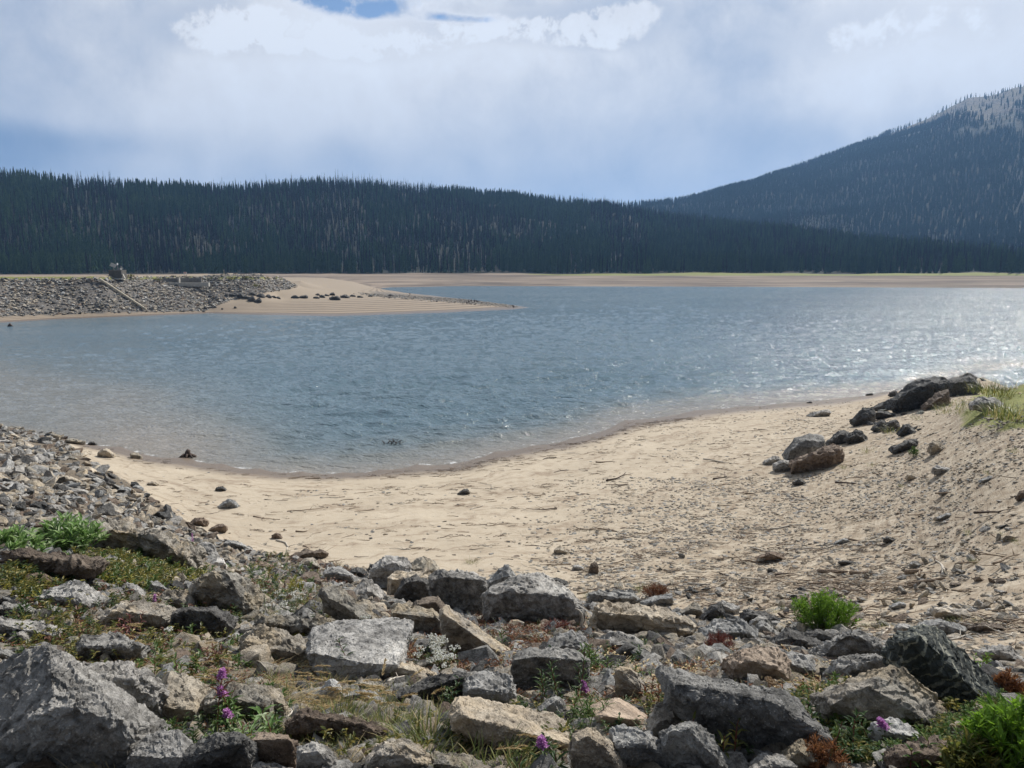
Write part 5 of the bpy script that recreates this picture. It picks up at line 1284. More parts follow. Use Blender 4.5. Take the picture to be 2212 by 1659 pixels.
Pf('fireweed with a purple tip against the big rounded boulder', 514, 1258, 1330, flower=1, leaf='red', stems=2, L=.08, head=.1)
Pf('fireweed with a faint purple tip on the dark bushy weed near the black block', 1262, 1462, 1520, flower=1, leaf='red', stems=2, L=.06, head=.06)
Pf('slender weed with a pale purple tip beside the white quartz boulder', 1968, 1532, 1630, flower=1, leaf='dark', stems=2, L=.06, W=.016, head=.04)
Pf('tall single weed with dark leaves standing before the blue grey slab', 726, 1350, 1475, name='leafy_weed', cat='weed', leaf='dark', stem='stemr', L=.075, W=.018, dens=55)
Pf('pink leaved weed in the shade of the huge corner boulder', 288, 1525, 1600, name='leafy_weed', cat='weed', leaf='pink', L=.08, W=.018, stems=3, spread=.02, dens=60)
Pf('brown leaved upright weed left of the tan striped boulder', 470, 1368, 1450, name='leafy_weed', cat='weed', leaf='red', L=.06, W=.024, stems=3, spread=.03)
Pf('pinkish weed spreading over the tan and grey mottled boulder', 275, 1318, 1400, name='leafy_weed', cat='weed', leaf='pink', L=.06, W=.013, stems=7, spread=.10, dens=50)
Pf('upright green weed growing right of the sunlit sloping grey rock', 1274, 1382, 1455, name='leafy_weed', cat='weed', leaf='green', stems=8, spread=.06, L=.07, W=.016)
Pf('dark bushy weed in front of the black square block', 1215, 1418, 1530, name='leafy_weed', cat='weed', leaf='dark', stems=8, spread=.09, L=.06, W=.014)
Pf('feathery green weed below the dark bushy weed', 1262, 1488, 1580, name='leafy_weed', cat='weed', leaf='green', stems=10, spread=.045, L=.055, W=.008, dens=130, stem='stemg')
Pf('small weed casting a shadow on the orange brown flat rock', 1298, 1508, 1555, name='leafy_weed', cat='weed', leaf='dark', stems=2, spread=.02, L=.06, W=.018)
Pf('small weed in front of the orange brown flat rock', 1334, 1538, 1590, name='leafy_weed', cat='weed', leaf='green', stems=4, spread=.04, L=.06, W=.018)
Pf('small weed right of the one before the orange brown flat rock', 1370, 1530, 1578, name='leafy_weed', cat='weed', leaf='dark', stems=4, spread=.04, L=.05, W=.018)
Pf('drooping brown dried weed left of the enormous black faced boulder', 1405, 1452, 1530, name='leafy_weed', cat='weed', leaf='rust', stems=3, spread=.03, L=.05, W=.016)
Pf('green weed just above the drooping brown dried weed', 1392, 1430, 1480, name='leafy_weed', cat='weed', leaf='green', stems=3, spread=.04, L=.05, W=.014)
Pf('slender weed before the enormous black faced boulder', 1560, 1545, 1665, name='leafy_weed', cat='weed', leaf='olive', stems=5, spread=.06, L=.065, W=.014, dens=60)
Pf('dark leaved weed in front of the big grey boulder at the lower right', 1738, 1490, 1580, name='leafy_weed', cat='weed', leaf='dark', stems=6, spread=.07, L=.06, W=.017)
Pf('cluster of dark green weeds left of the white quartz boulder', 1840, 1548, 1650, name='leafy_weed', cat='weed', leaf='dark', stems=9, spread=.09, L=.06, W=.016)
Pf('leafy green weed over the bottom edge below the white quartz boulder', 2005, 1590, 1680, name='leafy_weed', cat='weed', leaf='green', stems=7, spread=.07, L=.06, W=.018)
Pf('green sprig rising beside the tall streaked slate boulder', 2110, 1390, 1480, name='leafy_weed', cat='weed', leaf='bright', stems=4, spread=.07, L=.06, W=.016)
Pf('small green sprig in the pale rubble under the long cream boulder', 1402, 1374, 1412, name='leafy_weed', cat='weed', leaf='green', stems=4, spread=.05, L=.06, W=.016)
Pf('green weed on the long pale slab in the dry red litter', 986, 1330, 1385, name='leafy_weed', cat='weed', leaf='dark', stems=3, spread=.05, L=.08, W=.02)
Pf('weed with hanging leaves at the foot of the long pale slab', 1080, 1352, 1405, name='leafy_weed', cat='weed', leaf='dark', stems=4, spread=.06, L=.08, W=.018)
Pf('dark weed at the tip of the slab pointing up to the right', 982, 1450, 1540, name='leafy_weed', cat='weed', leaf='dark', stems=4, spread=.04, L=.06, W=.017)
Pf('low weed on the saddle shaped rock', 1090, 1480, 1530, name='leafy_weed', cat='weed', leaf='green', stems=3, spread=.05, L=.05, W=.015)
Pf('weed with feathery tips before the slanting angular slab', 708, 1275, 1345, name='leafy_weed', cat='weed', leaf='olive', stems=6, spread=.07, L=.07, W=.015)
Pf('leafy weed on the flat grey rock at the left edge', 42, 1290, 1345, name='leafy_weed', cat='weed', leaf='dark', stems=3, spread=.05, L=.09, W=.022)
Pf('leafy green weed right of the tan and grey mottled boulder foot', 340, 1400, 1475, name='leafy_weed', cat='weed', leaf='green', stems=5, spread=.08, L=.07, W=.018)
Pf('green weed below the dark square faced boulder', 440, 1390, 1450, name='leafy_weed', cat='weed', leaf='olive', stems=6, spread=.09, L=.06, W=.014)
Pf('broad leaved green weed below the low fireweed', 540, 1530, 1610, name='leafy_weed', cat='weed', leaf='fresh', stems=6, spread=.06, L=.07, W=.02)
def Pb(label, px, ytop, yfoot, wpx, name='shrub', cat='shrub', **kw):
    g = hit(px, yfoot); o = bush(name, (g.x, g.y, g.z), wpx / F * g.y, (yfoot - ytop) / F * g.y, random.Random(int(px + yfoot)), **kw); return tag(o, label, cat)
Pb('big clump of fresh green broad leaves at the left edge', 150, 1108, 1200, 170, name='leafy_clump', cat='plant', leaf='fresh', n=60, L=.13, W=.045, dens=16)
Pb('paler clump of drooping leaves at the far left edge', 35, 1140, 1215, 160, name='leafy_clump', cat='plant', leaf='fresh', n=42, L=.12, W=.035, dens=14)
Pb('bright green round shrub standing at the edge of the sand', 1778, 1268, 1362, 165, leaf='bright', n=150, L=.075, W=.018, dens=34)
Pb('large bright green bush in the bottom right corner', 2190, 1470, 1700, 250, leaf='bright', n=90, L=.06, W=.016, dens=22)
Pb('yellowish lower bush under the large bright green one', 2100, 1570, 1710, 150, leaf='olive', n=50, L=.06, W=.015, dens=20)
Pb('orange brown fern like bush behind the bright green one', 2172, 1440, 1520, 70, leaf='orange', n=40, L=.04, W=.008, dens=30, stem='stemr')
Pb('rust orange ferny plant at the bottom edge beside the black faced boulder', 1765, 1578, 1670, 110, name='ferny_plant', cat='plant', leaf='orange', n=46, L=.035, W=.007, dens=36, stem='stemr')
Pb('dark red feathery weed below the rounded blue grey rock', 1555, 1362, 1412, 75, name='feathery_weed', cat='plant', leaf='crimson', n=60, L=.05, W=.006, dens=22, stem='stemr')
Pb('dark red creeping weed under the greatest central boulder', 1200, 1340, 1372, 80, name='feathery_weed', cat='plant', leaf='crimson', n=50, L=.06, W=.007, dens=16, stem='stemr')
Pb('brown mossy mound at the sand edge', 1418, 1258, 1290, 68, name='mossy_mound', cat='plant', leaf='rust', n=120, L=.04, W=.012, dens=26, stem='stemr')
Pb('yellow green cushion plant on the tan striped boulder', 645, 1362, 1385, 28, name='cushion_plant', cat='plant', leaf='yellow', n=24, L=.03, W=.008, dens=18)
Pb('yellow green goldenrod clump beside the white yarrow', 642, 1235, 1290, 40, name='leafy_clump', cat='plant', leaf='yellow', n=24, L=.05, W=.012, dens=18)
Pb('small green bush on the right bank in front of the black tipped slab', 1974, 962, 988, 24, leaf='green', n=26, L=.09, W=.03, dens=12)
def Py(label, px, ytop, yfoot, name='yarrow', cat='wildflower', **kw):
    o = yarrow(name, foot(px, yfoot), span(px, ytop, yfoot), random.Random(int(px)), **kw); return tag(o, label, cat)
Py('thick cluster of white flower heads amid dry red leaves', 918, 1382, 1450, stems=16, spread=.09, hr=.04, fl=36)
Py('right hand cluster of small white flower heads near the tan pitted slab', 965, 1402, 1455, stems=8, spread=.05, hr=.03)
Py('white yarrow growing between the rounded boulder and the slanting slab', 625, 1268, 1318, stems=11, spread=.16, hr=.045)
Py('left patch of white yarrow beside the big rounded boulder', 575, 1290, 1335, stems=9, spread=.14, hr=.035)
Py('few white yarrow heads before the pinkish rock', 760, 1330, 1365, stems=4, spread=.1, hr=.03)
Py('white yarrow head in front of the dark square faced boulder', 384, 1330, 1400, stems=1, spread=.01, hr=.035, fl=40)
for i, (x, yt, yf, lab) in enumerate(((1664, 1455, 1500, 'dried flower head standing on the flat top of the enormous boulder'), (1792, 1506, 1570, 'leftmost dried flower head in the row before the big grey boulder'), (1816, 1508, 1575, 'middle dried flower head in the row before the big grey boulder'),
                                     (1846, 1506, 1570, 'right dried flower head in the row before the big grey boulder'), (1916, 1525, 1590, 'tall dried flower head over the white quartz boulder'))):
    Py(lab, x, yt, yf, name='dried_flower', cat='dried flower', stems=3, spread=.01, leaf='dry', head='dry', hr=.028, fl=34)
def Pg(label, px, ytop, yfoot, name='grass_tuft', cat='grass tuft', group=None, **kw):
    g = hit(px, yfoot); L = (yfoot - ytop) / F * g.y
    o = grass(name, (g.x, g.y, g.z), L, random.Random(int(px * 5 + yfoot)), **kw); return tag(o, label, cat, group)
wd = (.55, -.1)
Pg('drooping straw grass with seed heads left of the white quartz lump', 610, 1440, 1535, n=130, spread=.16, mat='straw', heads=40, wind=(.7, -.1), bend=1.2, hlen=.095)
Pg('drooping straw grass with seed heads right behind the purple fireweed', 560, 1425, 1500, n=110, spread=.14, mat='straw', heads=26, wind=(.8, 0), bend=1.2, hlen=.095)
Pg('thin dry grass with arching seed heads over the layered flat rock', 270, 1385, 1450, n=60, spread=.12, mat='straw', heads=9, wind=(.9, 0), bend=1.4, hlen=.08)
Pg('dry grass with seed heads by the mottled boulder at the left', 190, 1325, 1400, n=60, spread=.14, mat='straw', heads=8, wind=(.5, 0), bend=1.5, hlen=.09)
Pg('dry grass with arching heads beside the pinkish weed', 345, 1365, 1440, n=50, spread=.10, mat='straw', heads=7, wind=(.8, 0), bend=1.3, hlen=.08)
for x, yt, yf, lab in ((400, 1385, 1450, 'dry golden grass heads drooping below the dark square faced boulder'), (655, 1455, 1530, 'dry golden grass heads drooping over the white quartz lump'), (700, 1470, 1545, 'dry golden grass heads right of the white quartz lump'), (150, 1345, 1420, 'dry golden grass between the flat rocks of the left edge'), (580, 1395, 1462, 'dry golden grass in front of the tan striped boulder'), (330, 1425, 1500, 'dry golden grass over the rugged boulder behind the corner boulder'), (1390, 1455, 1530, 'dry golden blades around the pale fin shaped rock'), (1000, 1560, 1650, 'dry golden grass against the left face of the tan granular boulder')):
    Pg(lab, x, yt, yf, n=80, spread=.13, mat='straw', heads=20, wind=(.7, -.05), bend=1.1, hlen=.095)
Pg('golden foxtail grass leaning left at the bottom edge', 235, 1570, 1690, n=40, spread=.06, mat='straw', heads=7, wind=(-.75, .1), bend=.5, hlen=.07)
Pg('wide tuft of green and straw grass below the white quartz lump', 750, 1505, 1580, n=260, spread=.22, mat='grass', heads=4, wind=(.2, 0), bend=1.3)
Pg('green grass tuft right of the long low brown boulder', 850, 1510, 1600, n=220, spread=.18, mat='grass', heads=2, wind=(.1, 0), bend=1.2)
Pg('tall green and brown grass tuft left of the tan granular boulder', 925, 1495, 1620, n=170, spread=.13, mat='grass', wind=(0, 0), bend=1.2, W=.008)
Pg('reedy grass tuft at the bottom edge between the two granular boulders', 900, 1590, 1690, n=160, spread=.16, mat='grass', wind=(.1, 0), bend=1.1)
Pg('straw coloured blades at the bottom edge in front of the brown boulder', 735, 1560, 1680, n=46, spread=.07, mat='straw', wind=(.1, 0), bend=1.0)
Pg('grass and weeds at the bottom edge on the tan granular boulder', 1080, 1590, 1690, n=200, spread=.22, mat='grass', wind=(.2, 0), bend=1.2, W=.007)
Pg('yellow green blades at the bottom edge left of the pink flower', 1120, 1610, 1690, n=140, spread=.14, mat='grass', wind=(0, 0), bend=1.0, W=.008)
Pg('curly grass hanging from the large bright green bush', 2068, 1520, 1620, n=90, spread=.10, mat='grass', wind=(.3, -.2), bend=1.8)
Pg('long grass at the left edge under the broad brownish boulder', 70, 1290, 1370, n=120, spread=.2, mat='grass', wind=(.3, 0), bend=1.3)
Pg('grass between the blue streaked boulder and the layered rock', 120, 1330, 1400, n=110, spread=.2, mat='grass', wind=(.3, 0), bend=1.3)
Pg('grass beside the big rounded boulder under the yarrow', 560, 1300, 1350, n=120, spread=.2, mat='grass', wind=(.2, 0), bend=1.2)
Pg('grass tuft under the white yarrow clump', 650, 1280, 1335, n=120, spread=.24, mat='grass', wind=(.2, 0), bend=1.2)
Pg('dry blades among the bleached sticks at the lower right', 1810, 1480, 1520, n=40, spread=.08, mat='straw', wind=(.2, 0), bend=1.2)
Pg('tall green grass on the grassy brow at the right edge', 2180, 818, 850, n=420, spread=1.5, mat='olive', wind=(.2, 0), bend=1.2, W=.03)
Pg('yellowish grass on the bank at the right edge below the layered stack', 2196, 856, 902, n=340, spread=1.0, mat='grass', wind=(.2, 0), bend=1.0, W=.03)
k_ = 0
for x, yt, yf, sp in ((2081, 855, 880, .9), (2055, 870, 890, .7), (1876, 955, 976, .4), (1888, 994, 1006, .25), (1825, 998, 1010, .25), (1930, 905, 935, .5), (1990, 890, 905, .5), (2096, 1138, 1152, .14), (2167, 1145, 1155, .12), (2205, 1160, 1172, .16), (2109, 1198, 1214, .12), (2070, 1325, 1345, .16), (1948, 1284, 1300, .12),
                      (2040, 1310, 1322, .14), (1870, 1342, 1356, .14), (1905, 1335, 1355, .16), (1690, 1300, 1322, .2), (2130, 1325, 1345, .2), (1275, 1270, 1292, .16), (1385, 1240, 1275, .14), (730, 1210, 1228, .2), (1020, 1195, 1215, .16), (2140, 1010, 1022, .2), (2195, 960, 975, .25), (1560, 1330, 1345, .15), (1950, 1040, 1050, .14)):
    k_ += 1
    reg = 'on the grassy brow below the dark outcrop' if yf < 940 else 'on the gravel of the right hand bank' if px > 0 and yf < 1180 and x > 1800 else 'at the edge between sand and boulders'
    Pg('low green grass tuft ' + reg, x, yt, yf, n=90, spread=sp, mat='grass', bend=1.2, W=.006 + .012 * sp, group='low green grass tufts ' + reg)
for x, yf in ((340, 608), (398, 612), (282, 600), (425, 613), (500, 606), (530, 604), (555, 621), (575, 605)):
    g = hit(x, yf); tag(bush('dam_shrub', (g.x, g.y, g.z), 2.4, .9, random.Random(x), leaf='olive', n=14, L=.35, W=.12, dens=12), 'low green shrub growing in the stones of the far dam', 'shrub', 'low shrubs on the far dam')
# ---------------------------------------------------------------- undergrowth nobody could count
def sprig(seed, h, mat, n=14, L=.035, W=.013, stem='stemg'):
    rn = random.Random(seed); g = G(); pts = curve(h, (rn.gauss(0, .3), rn.gauss(0, .3)), rn, 4); g.tube(pts, .0016, .0008, 3)
    for k in range(n):
        p, d = lerp_path(pts, rn.uniform(.15, 1)); a = rn.uniform(0, 6.28); g.leaf(p, Vector((math.cos(a), math.sin(a), rn.uniform(.1, .9))), L * rn.uniform(.7, 1.2), W, droop=.2)
    return g.mesh('sprig', ML[mat])
def wisp(seed, h, mat, n=9):
    rn = random.Random(seed); g = G()
    for k in range(n): g.blade(Vector((rn.gauss(0, .02), rn.gauss(0, .02), -.01)), Vector((rn.gauss(0, .4), rn.gauss(0, .4), 1)), h * rn.uniform(.5, 1.1), .004, rn.uniform(.4, 1.6), 4)
    return g.mesh('wisp', ML[mat])
def litter(seed, mat, n=12):
    rn = random.Random(seed); g = G()
    for k in range(n): a = rn.uniform(0, 6.28); g.leaf(Vector((rn.gauss(0, .05), rn.gauss(0, .05), rn.uniform(0, .05))), Vector((math.cos(a), math.sin(a), rn.uniform(-.3, .8))), rn.uniform(.02, .05), .012)
    for k in range(3): a = rn.uniform(0, 6.28); g.tube([Vector((rn.gauss(0, .04), rn.gauss(0, .04), .01)), Vector((math.cos(a) * .1, math.sin(a) * .1, rn.uniform(.01, .08)))], .002, .001, 3)
    return g.mesh('litter', ML[mat])
US = [sprig(1, .14, 'olive'), sprig(2, .16, 'green'), sprig(3, .12, 'olive', 18), sprig(4, .13, 'dark'), sprig(5, .12, 'red'), wisp(6, .16, 'grass'), wisp(7, .2, 'grass'), wisp(8, .18, 'straw'), litter(9, 'rust'), litter(10, 'rust', 18), litter(11, 'straw', 8), sprig(12, .12, 'yellow', 16), litter(13, 'red')]
def region(cx, cy, rx, ry, n, ids, s0=.7, s1=1.2, out=[[], [], []]):
    for _ in range(n):
        a = pr.uniform(0, 6.28); r_ = math.sqrt(pr.random()) * (1 + .15 * math.sin(a * 5 + cx))
        g = hit(cx + math.cos(a) * rx * r_, cy + math.sin(a) * ry * r_)
        if g.y > 80: continue
        out[0].append(tuple(g)); out[1].append(pr.uniform(s0, s1)); out[2].append(pr.choice(ids))
    return out
for t in ((1250, 1360, 90, 22, 90, (8, 5, 10)), (120, 1400, 120, 60, 260, (5, 7, 0, 3, 8)), (430, 1330, 120, 40, 200, (5, 0, 3, 4)), (380, 1560, 120, 70, 260, (5, 3, 7, 8, 1)), (1450, 1560, 130, 60, 160, (5, 0, 8, 10)), (1600, 1440, 120, 40, 130, (5, 10, 8)), (1950, 1470, 120, 40, 110, (5, 10, 7)), (780, 1620, 260, 40, 260, (7, 5, 5, 0)), (290, 1245, 145, 42, 950, (0, 0, 2, 1, 11)), (80, 1265, 90, 40, 320, (0, 2, 3, 11, 5)), (180, 1310, 130, 40, 240, (5, 0, 3, 4, 8)), (600, 1265, 90, 55, 420, (0, 3, 4, 5, 12, 1)), (680, 1310, 60, 40, 130, (3, 5, 6, 12)),
          (300, 1480, 260, 90, 620, (7, 7, 5, 8, 10, 0)), (700, 1450, 180, 50, 340, (7, 5, 8)), (1300, 1500, 300, 60, 380, (7, 5, 10, 8)), (1800, 1500, 250, 60, 260, (7, 5, 10, 8)), (240, 1395, 170, 45, 260, (5, 7, 4, 8, 10, 0)), (440, 1430, 120, 50, 260, (1, 0, 5, 7, 4)), (520, 1560, 100, 60, 260, (1, 3, 5, 6, 4)), (640, 1510, 110, 50, 240, (7, 5, 7, 6)), (850, 1560, 140, 60, 420, (5, 6, 7, 5)),
          (885, 1385, 80, 50, 420, (8, 9, 12, 8)), (1085, 1370, 95, 34, 400, (8, 9, 12, 5)), (990, 1420, 120, 40, 260, (8, 9, 5, 10)), (1200, 1400, 60, 40, 160, (8, 5, 9)), (1300, 1440, 120, 50, 160, (10, 5, 8, 3)), (1450, 1440, 150, 50, 200, (10, 10, 8, 5)), (1400, 1560, 160, 70, 240, (3, 5, 10, 8)),
          (1120, 1600, 130, 50, 320, (5, 6, 0, 7, 3)), (1780, 1560, 140, 60, 260, (3, 1, 0, 5)), (1900, 1620, 170, 50, 380, (3, 1, 0, 8)), (2100, 1600, 110, 80, 420, (1, 0, 1, 5)), (300, 1620, 200, 50, 160, (5, 3, 8, 7)), (700, 1620, 200, 40, 200, (5, 7, 6)), (1500, 1620, 120, 40, 120, (3, 5, 10)),
          (720, 1250, 60, 25, 60, (12, 8)), (1780, 1470, 120, 40, 120, (10, 10, 5)), (100, 1450, 80, 40, 70, (5, 8)), (2120, 835, 90, 20, 130, (5, 6)), (2060, 880, 60, 18, 70, (5, 6))):
    o_ = region(*t)
p = np.array(o_[0]); s = np.array(o_[1]); n = len(p)
rr_ = np.hypot(p[:, 0], p[:, 1]); s = s * np.clip((rr_ / 5.0) ** .55, .8, 4)
scatter('undergrowth', p, tri(n) * np.array([.4, .4, 1]), np.stack([s, s, s], 1), o_[2], US, label='low leafy ground cover, grass wisps and dry leaves between the boulders')
print('undergrowth', n)
# ---------------------------------------------------------------- driftwood
def wood_mat(name, a, b, c_):
    T = NT(name); P = T.n('ShaderNodeTexCoord').outputs['Object']
    n_ = T.noise(T.vmul(P, (3, 3, 3)), 9.0, 5, .7)
    cc = T.mix(T.mapr(n_, .35, .65), a, b); cc = T.mix(T.mapr(T.noise(P, 40.0, 3), .55, .7), cc, c_)
    return T.out(T.principled(cc, .8, T.bump(n_, .5, .01), .25))
MW = {'pale': wood_mat('bleached_wood', (.36, .32, .27), (.58, .54, .47), (.22, .18, .14)), 'brown': wood_mat('weathered_wood', (.16, .115, .08), (.30, .23, .165), (.07, .05, .035)), 'dark': wood_mat('waterlogged_wood', (.045, .032, .026), (.10, .07, .055), (.02, .015, .012))}
def stick_mesh(name, L, r, rn, mat, kink=.18, forks=1, rise=.06):
    g = G(); n = 9; p = Vector((-L / 2, 0, r * .6)); d = Vector((1, rn.gauss(0, .1), 0)); pts = [p.copy()]
    for k in range(n):
        d = (d + Vector((0, rn.gauss(0, kink), rn.gauss(0, rise)))).normalized(); d.z *= .6
        p = p + d * L / n; p.z = max(p.z, r * .5); pts.append(p.copy())
    g.tube(pts, r, r * .35, 7)
    for q in range(forks):
        b, t = lerp_path(pts, rn.uniform(.25, .8)); s_ = rn.choice((-1, 1)); fl = L * rn.uniform(.15, .35)
        g.tube([b, b + Vector((t.x * .5, s_ * .6, rn.uniform(.1, .5))) * fl * .5, b + Vector((t.x * .8, s_ * 1.0, rn.uniform(.1, .7))) * fl], r * .5, r * .15, 5)
    return g.mesh(name, MW[mat], True)
def stick(label, px0, py0, px1, py1, r, mat='pale', forks=1, name='driftwood_branch', cat='driftwood', group=None, kink=.18, lift=0):
    a, b = hit(px0, py0), hit(px1, py1); L = (b - a).length
    if L > 12: return
    o = bpy.data.objects.new(name, stick_mesh(name, L, r, random.Random(int(px0 + py0)), mat, kink, forks)); link(o)
    o.location = (a + b) / 2 + Vector((0, 0, lift)); d = b - a
    o.rotation_euler = (0, -math.atan2(d.z, math.hypot(d.x, d.y)), math.atan2(d.y, d.x)); return tag(o, label, cat, group)
stick('white bent branch lying on the gravel in the middle of the right bank', 1663, 1144, 1736, 1129, .035, forks=1, kink=.25)
stick('long brown log at the left end of the driftwood pile', 1770, 1238, 1835, 1240, .075, 'brown', 0, name='driftwood_log', kink=.04)
stick('second brown log continuing the first in the driftwood pile', 1838, 1240, 1880, 1244, .06, 'brown', 0, name='driftwood_log', kink=.05)
stick('thick curved driftwood with an upturned pale end', 1965, 1266, 2045, 1250, .06, 'brown', 1, name='driftwood_log')
stick('upturned bleached end of driftwood beyond the curved log', 2038, 1246, 2056, 1218, .045, 'pale', 0, name='driftwood_log', kink=.1)
stick('short curved brown driftwood above the curved log', 1960, 1240, 1998, 1236, .07, 'brown', 0, name='driftwood_log', kink=.1)
stick('long thin branch across the middle of the driftwood pile', 1800, 1270, 1953, 1281, .022, 'brown', 2)
stick('peeling white branch on the sand right of the streaked slate boulder', 2037, 1379, 2140, 1367, .028, 'pale', 1, kink=.06)
stick('second thin pale branch under the peeling white one', 2050, 1384, 2110, 1376, .018, 'pale', 1, kink=.08)
stick('thin grey branch on the gravel near the right edge', 2140, 1255, 2215, 1247, .02, 'brown', 1)
stick('twisted white stick in the corner between riprap and sand', 597, 1168, 640, 1190, .035, 'pale', 1, kink=.3)
stick('long dark twig trailing over the sand from the riprap corner', 655, 1180, 755, 1190, .025, 'brown', 2)
stick('dark branch lying in the shallows at the left shore', 372, 987, 440, 982, .03, 'dark', 2)
stick('pale pole lying on the gravel left of the bright green shrub', 1486, 1262, 1535, 1264, .035, 'pale', 0, kink=.04)
stick('grey stick crossing the sand below the lone dark boulder', 620, 1105, 700, 1098, .02, 'brown', 1)
stick('dark plank like driftwood near the waterline in the centre', 822, 1010, 850, 1008, .05, 'dark', 0, kink=.03)
stick('white stick among bleached twigs at the lower right', 1905, 1372, 1918, 1355, .02, 'pale', 0, kink=.03)
stick('short white stub of wood on dark rock at the lower right', 1833, 1432, 1842, 1418, .014, 'pale', 0, kink=.02)
stick('bleached twigs crossing between pale stones in the lower centre', 1400, 1440, 1445, 1450, .010, 'pale', 2)
stick('thick bleached stick between pale stones in the lower centre', 1425, 1460, 1482, 1452, .014, 'pale', 1)
stick('dead grey stick poking from the flat grey rock', 838, 1490, 886, 1475, .008, 'pale', 2, lift=.05)
stick('dead white twig left of the long low brown boulder', 612, 1580, 632, 1548, .006, 'pale', 0, lift=.05)
# arching white twig in front of the greatest boulder
g = hit(1238, 1366); gg = G(); pts = [Vector((0, 0, -.05))]; sc_ = g.y / F
for dx, dz in ((8, 8), (16, 22), (19, 40), (17, 56), (10, 66), (2, 70)): pts.append(Vector((dx * sc_, -.05 - dz * .001, dz * sc_)))
gg.tube(pts, .018, .008, 6); o = bpy.data.objects.new('dead_twig', gg.mesh('dead_twig', MW['pale'], True)); link(o); o.location = g
tag(o, 'white dead twig arching up in front of the greatest central boulder', 'twig')
# stump in the shallows of the left shore and the snags in the lake
g = hit(406, 988); rn = random.Random(4); gg = G()
for k in range(9):
    a = k * .7; gg.tube([Vector((0, 0, .12)), Vector((math.cos(a) * .25, math.sin(a) * .25, .1 + rn.uniform(-.02, .12))), Vector((math.cos(a) * .55, math.sin(a) * .55, -.05))], .10, .03, 6)
gg.tube([Vector((0, 0, -.1)), Vector((0, 0, .28)), Vector((.06, 0, .42))], .2, .1, 8)
o = bpy.data.objects.new('tree_stump', gg.mesh('tree_stump', MW['dark'], True)); link(o); o.location = g; tag(o, 'dark spreading tree stump at the left shoreline', 'stump')
for i, (px, hpx) in enumerate(((829, 9), (838, 7), (841, 9), (846, 11), (849, 8), (852, 12), (855, 9), (858, 11), (861, 8), (865, 7))):
    x, y = on_z(px, 960 - (i % 3), 0); gg = G(); h = hpx * y / F; rn = random.Random(i)
    gg.tube([Vector((0, 0, -.4)), Vector((rn.gauss(0, .03), 0, h * .6)), Vector((rn.gauss(0, .08), 0, h))], .035, .012, 5)
    gg.tube([Vector((0, 0, h * .4)), Vector((rn.gauss(0, .15), .05, h * .8))], .015, .008, 4)
    o = bpy.data.objects.new('wooden_snag', gg.mesh('wooden_snag', MW['dark'], True)); link(o); o.location = (x, y, 0)
    tag(o, 'dark snag standing out of the lake off the middle beach', 'snag', 'dark snags standing out of the lake')
# small roots and stumps on the far spit and lake
for i, (px, py, h) in enumerate(((1013, 652, 1.0), (1018, 650, .8), (1025, 651, .9), (1009, 654, .6), (1031, 651, .7), (886, 634, .7))):
    g = hit(px, py + 2); gg = G(); rn = random.Random(i + 30)
    gg.tube([Vector((0, 0, -.2)), Vector((rn.gauss(0, .1), 0, h * .5)), Vector((rn.gauss(0, .3), 0, h))], .22, .08, 5)
    gg.tube([Vector((0, 0, h * .3)), Vector((rn.gauss(0, .5), .1, h * .7))], .12, .05, 4)
    o = bpy.data.objects.new('tree_stump', gg.mesh('tree_stump', MW['dark'], True)); link(o); o.location = g
    tag(o, 'dark broken stump on the narrow tip of the far spit', 'stump', 'dark broken stumps on the far spit')
x, y = on_z(22, 705, 0); gg = G(); gg.tube([Vector((-.4, 0, -.3)), Vector((0, 0, .35)), Vector((.5, 0, -.2))], .3, .2, 7)
o = bpy.data.objects.new('floating_stump', gg.mesh('floating_stump', MW['dark'], True)); link(o); o.location = (x, y, 0); tag(o, 'dark stump showing in the lake at the left edge', 'stump')
# loose sticks over the beach: things
rn = random.Random(77); cnt = 0
while cnt < 70:
    px, py = rn.uniform(520, 2200), rn.uniform(985, 1345)
    if py < 1180 and rn.random() < .45: continue
    if riprap_mask(np.array([px]), np.array([py]), np.array([20.]), np.array([20.]))[0] > .3 or inside_big(px, py): continue
    g = hit(px, py)
    if g.z < .12 or g.y > 50: continue
    mt_ = rn.choice(('brown', 'brown', 'pale', 'dark')); L = rn.uniform(.25, 1.0) * (1 + .02 * g.y); r_ = rn.uniform(.008, .022) * (1 + .03 * g.y)
    o = bpy.data.objects.new('driftwood_stick', stick_mesh('driftwood_stick', L, r_, rn, mt_, .22, rn.randrange(3))); link(o)
    o.location = g; o.rotation_euler = (0, 0, rn.gauss(0, .35) + (math.pi if rn.random() < .5 else 0))
    reg = 'on the gravelly sand by the driftwood pile' if px > 1500 and py > 1180 else 'on the right hand bank' if px > 1700 else 'on the open sand of the beach'
    lab = '%s driftwood stick %s' % ({'brown': 'weathered brown', 'pale': 'bleached', 'dark': 'dark'}[mt_], reg); tag(o, lab, 'driftwood', lab.replace('stick ', 'sticks ')); cnt += 1
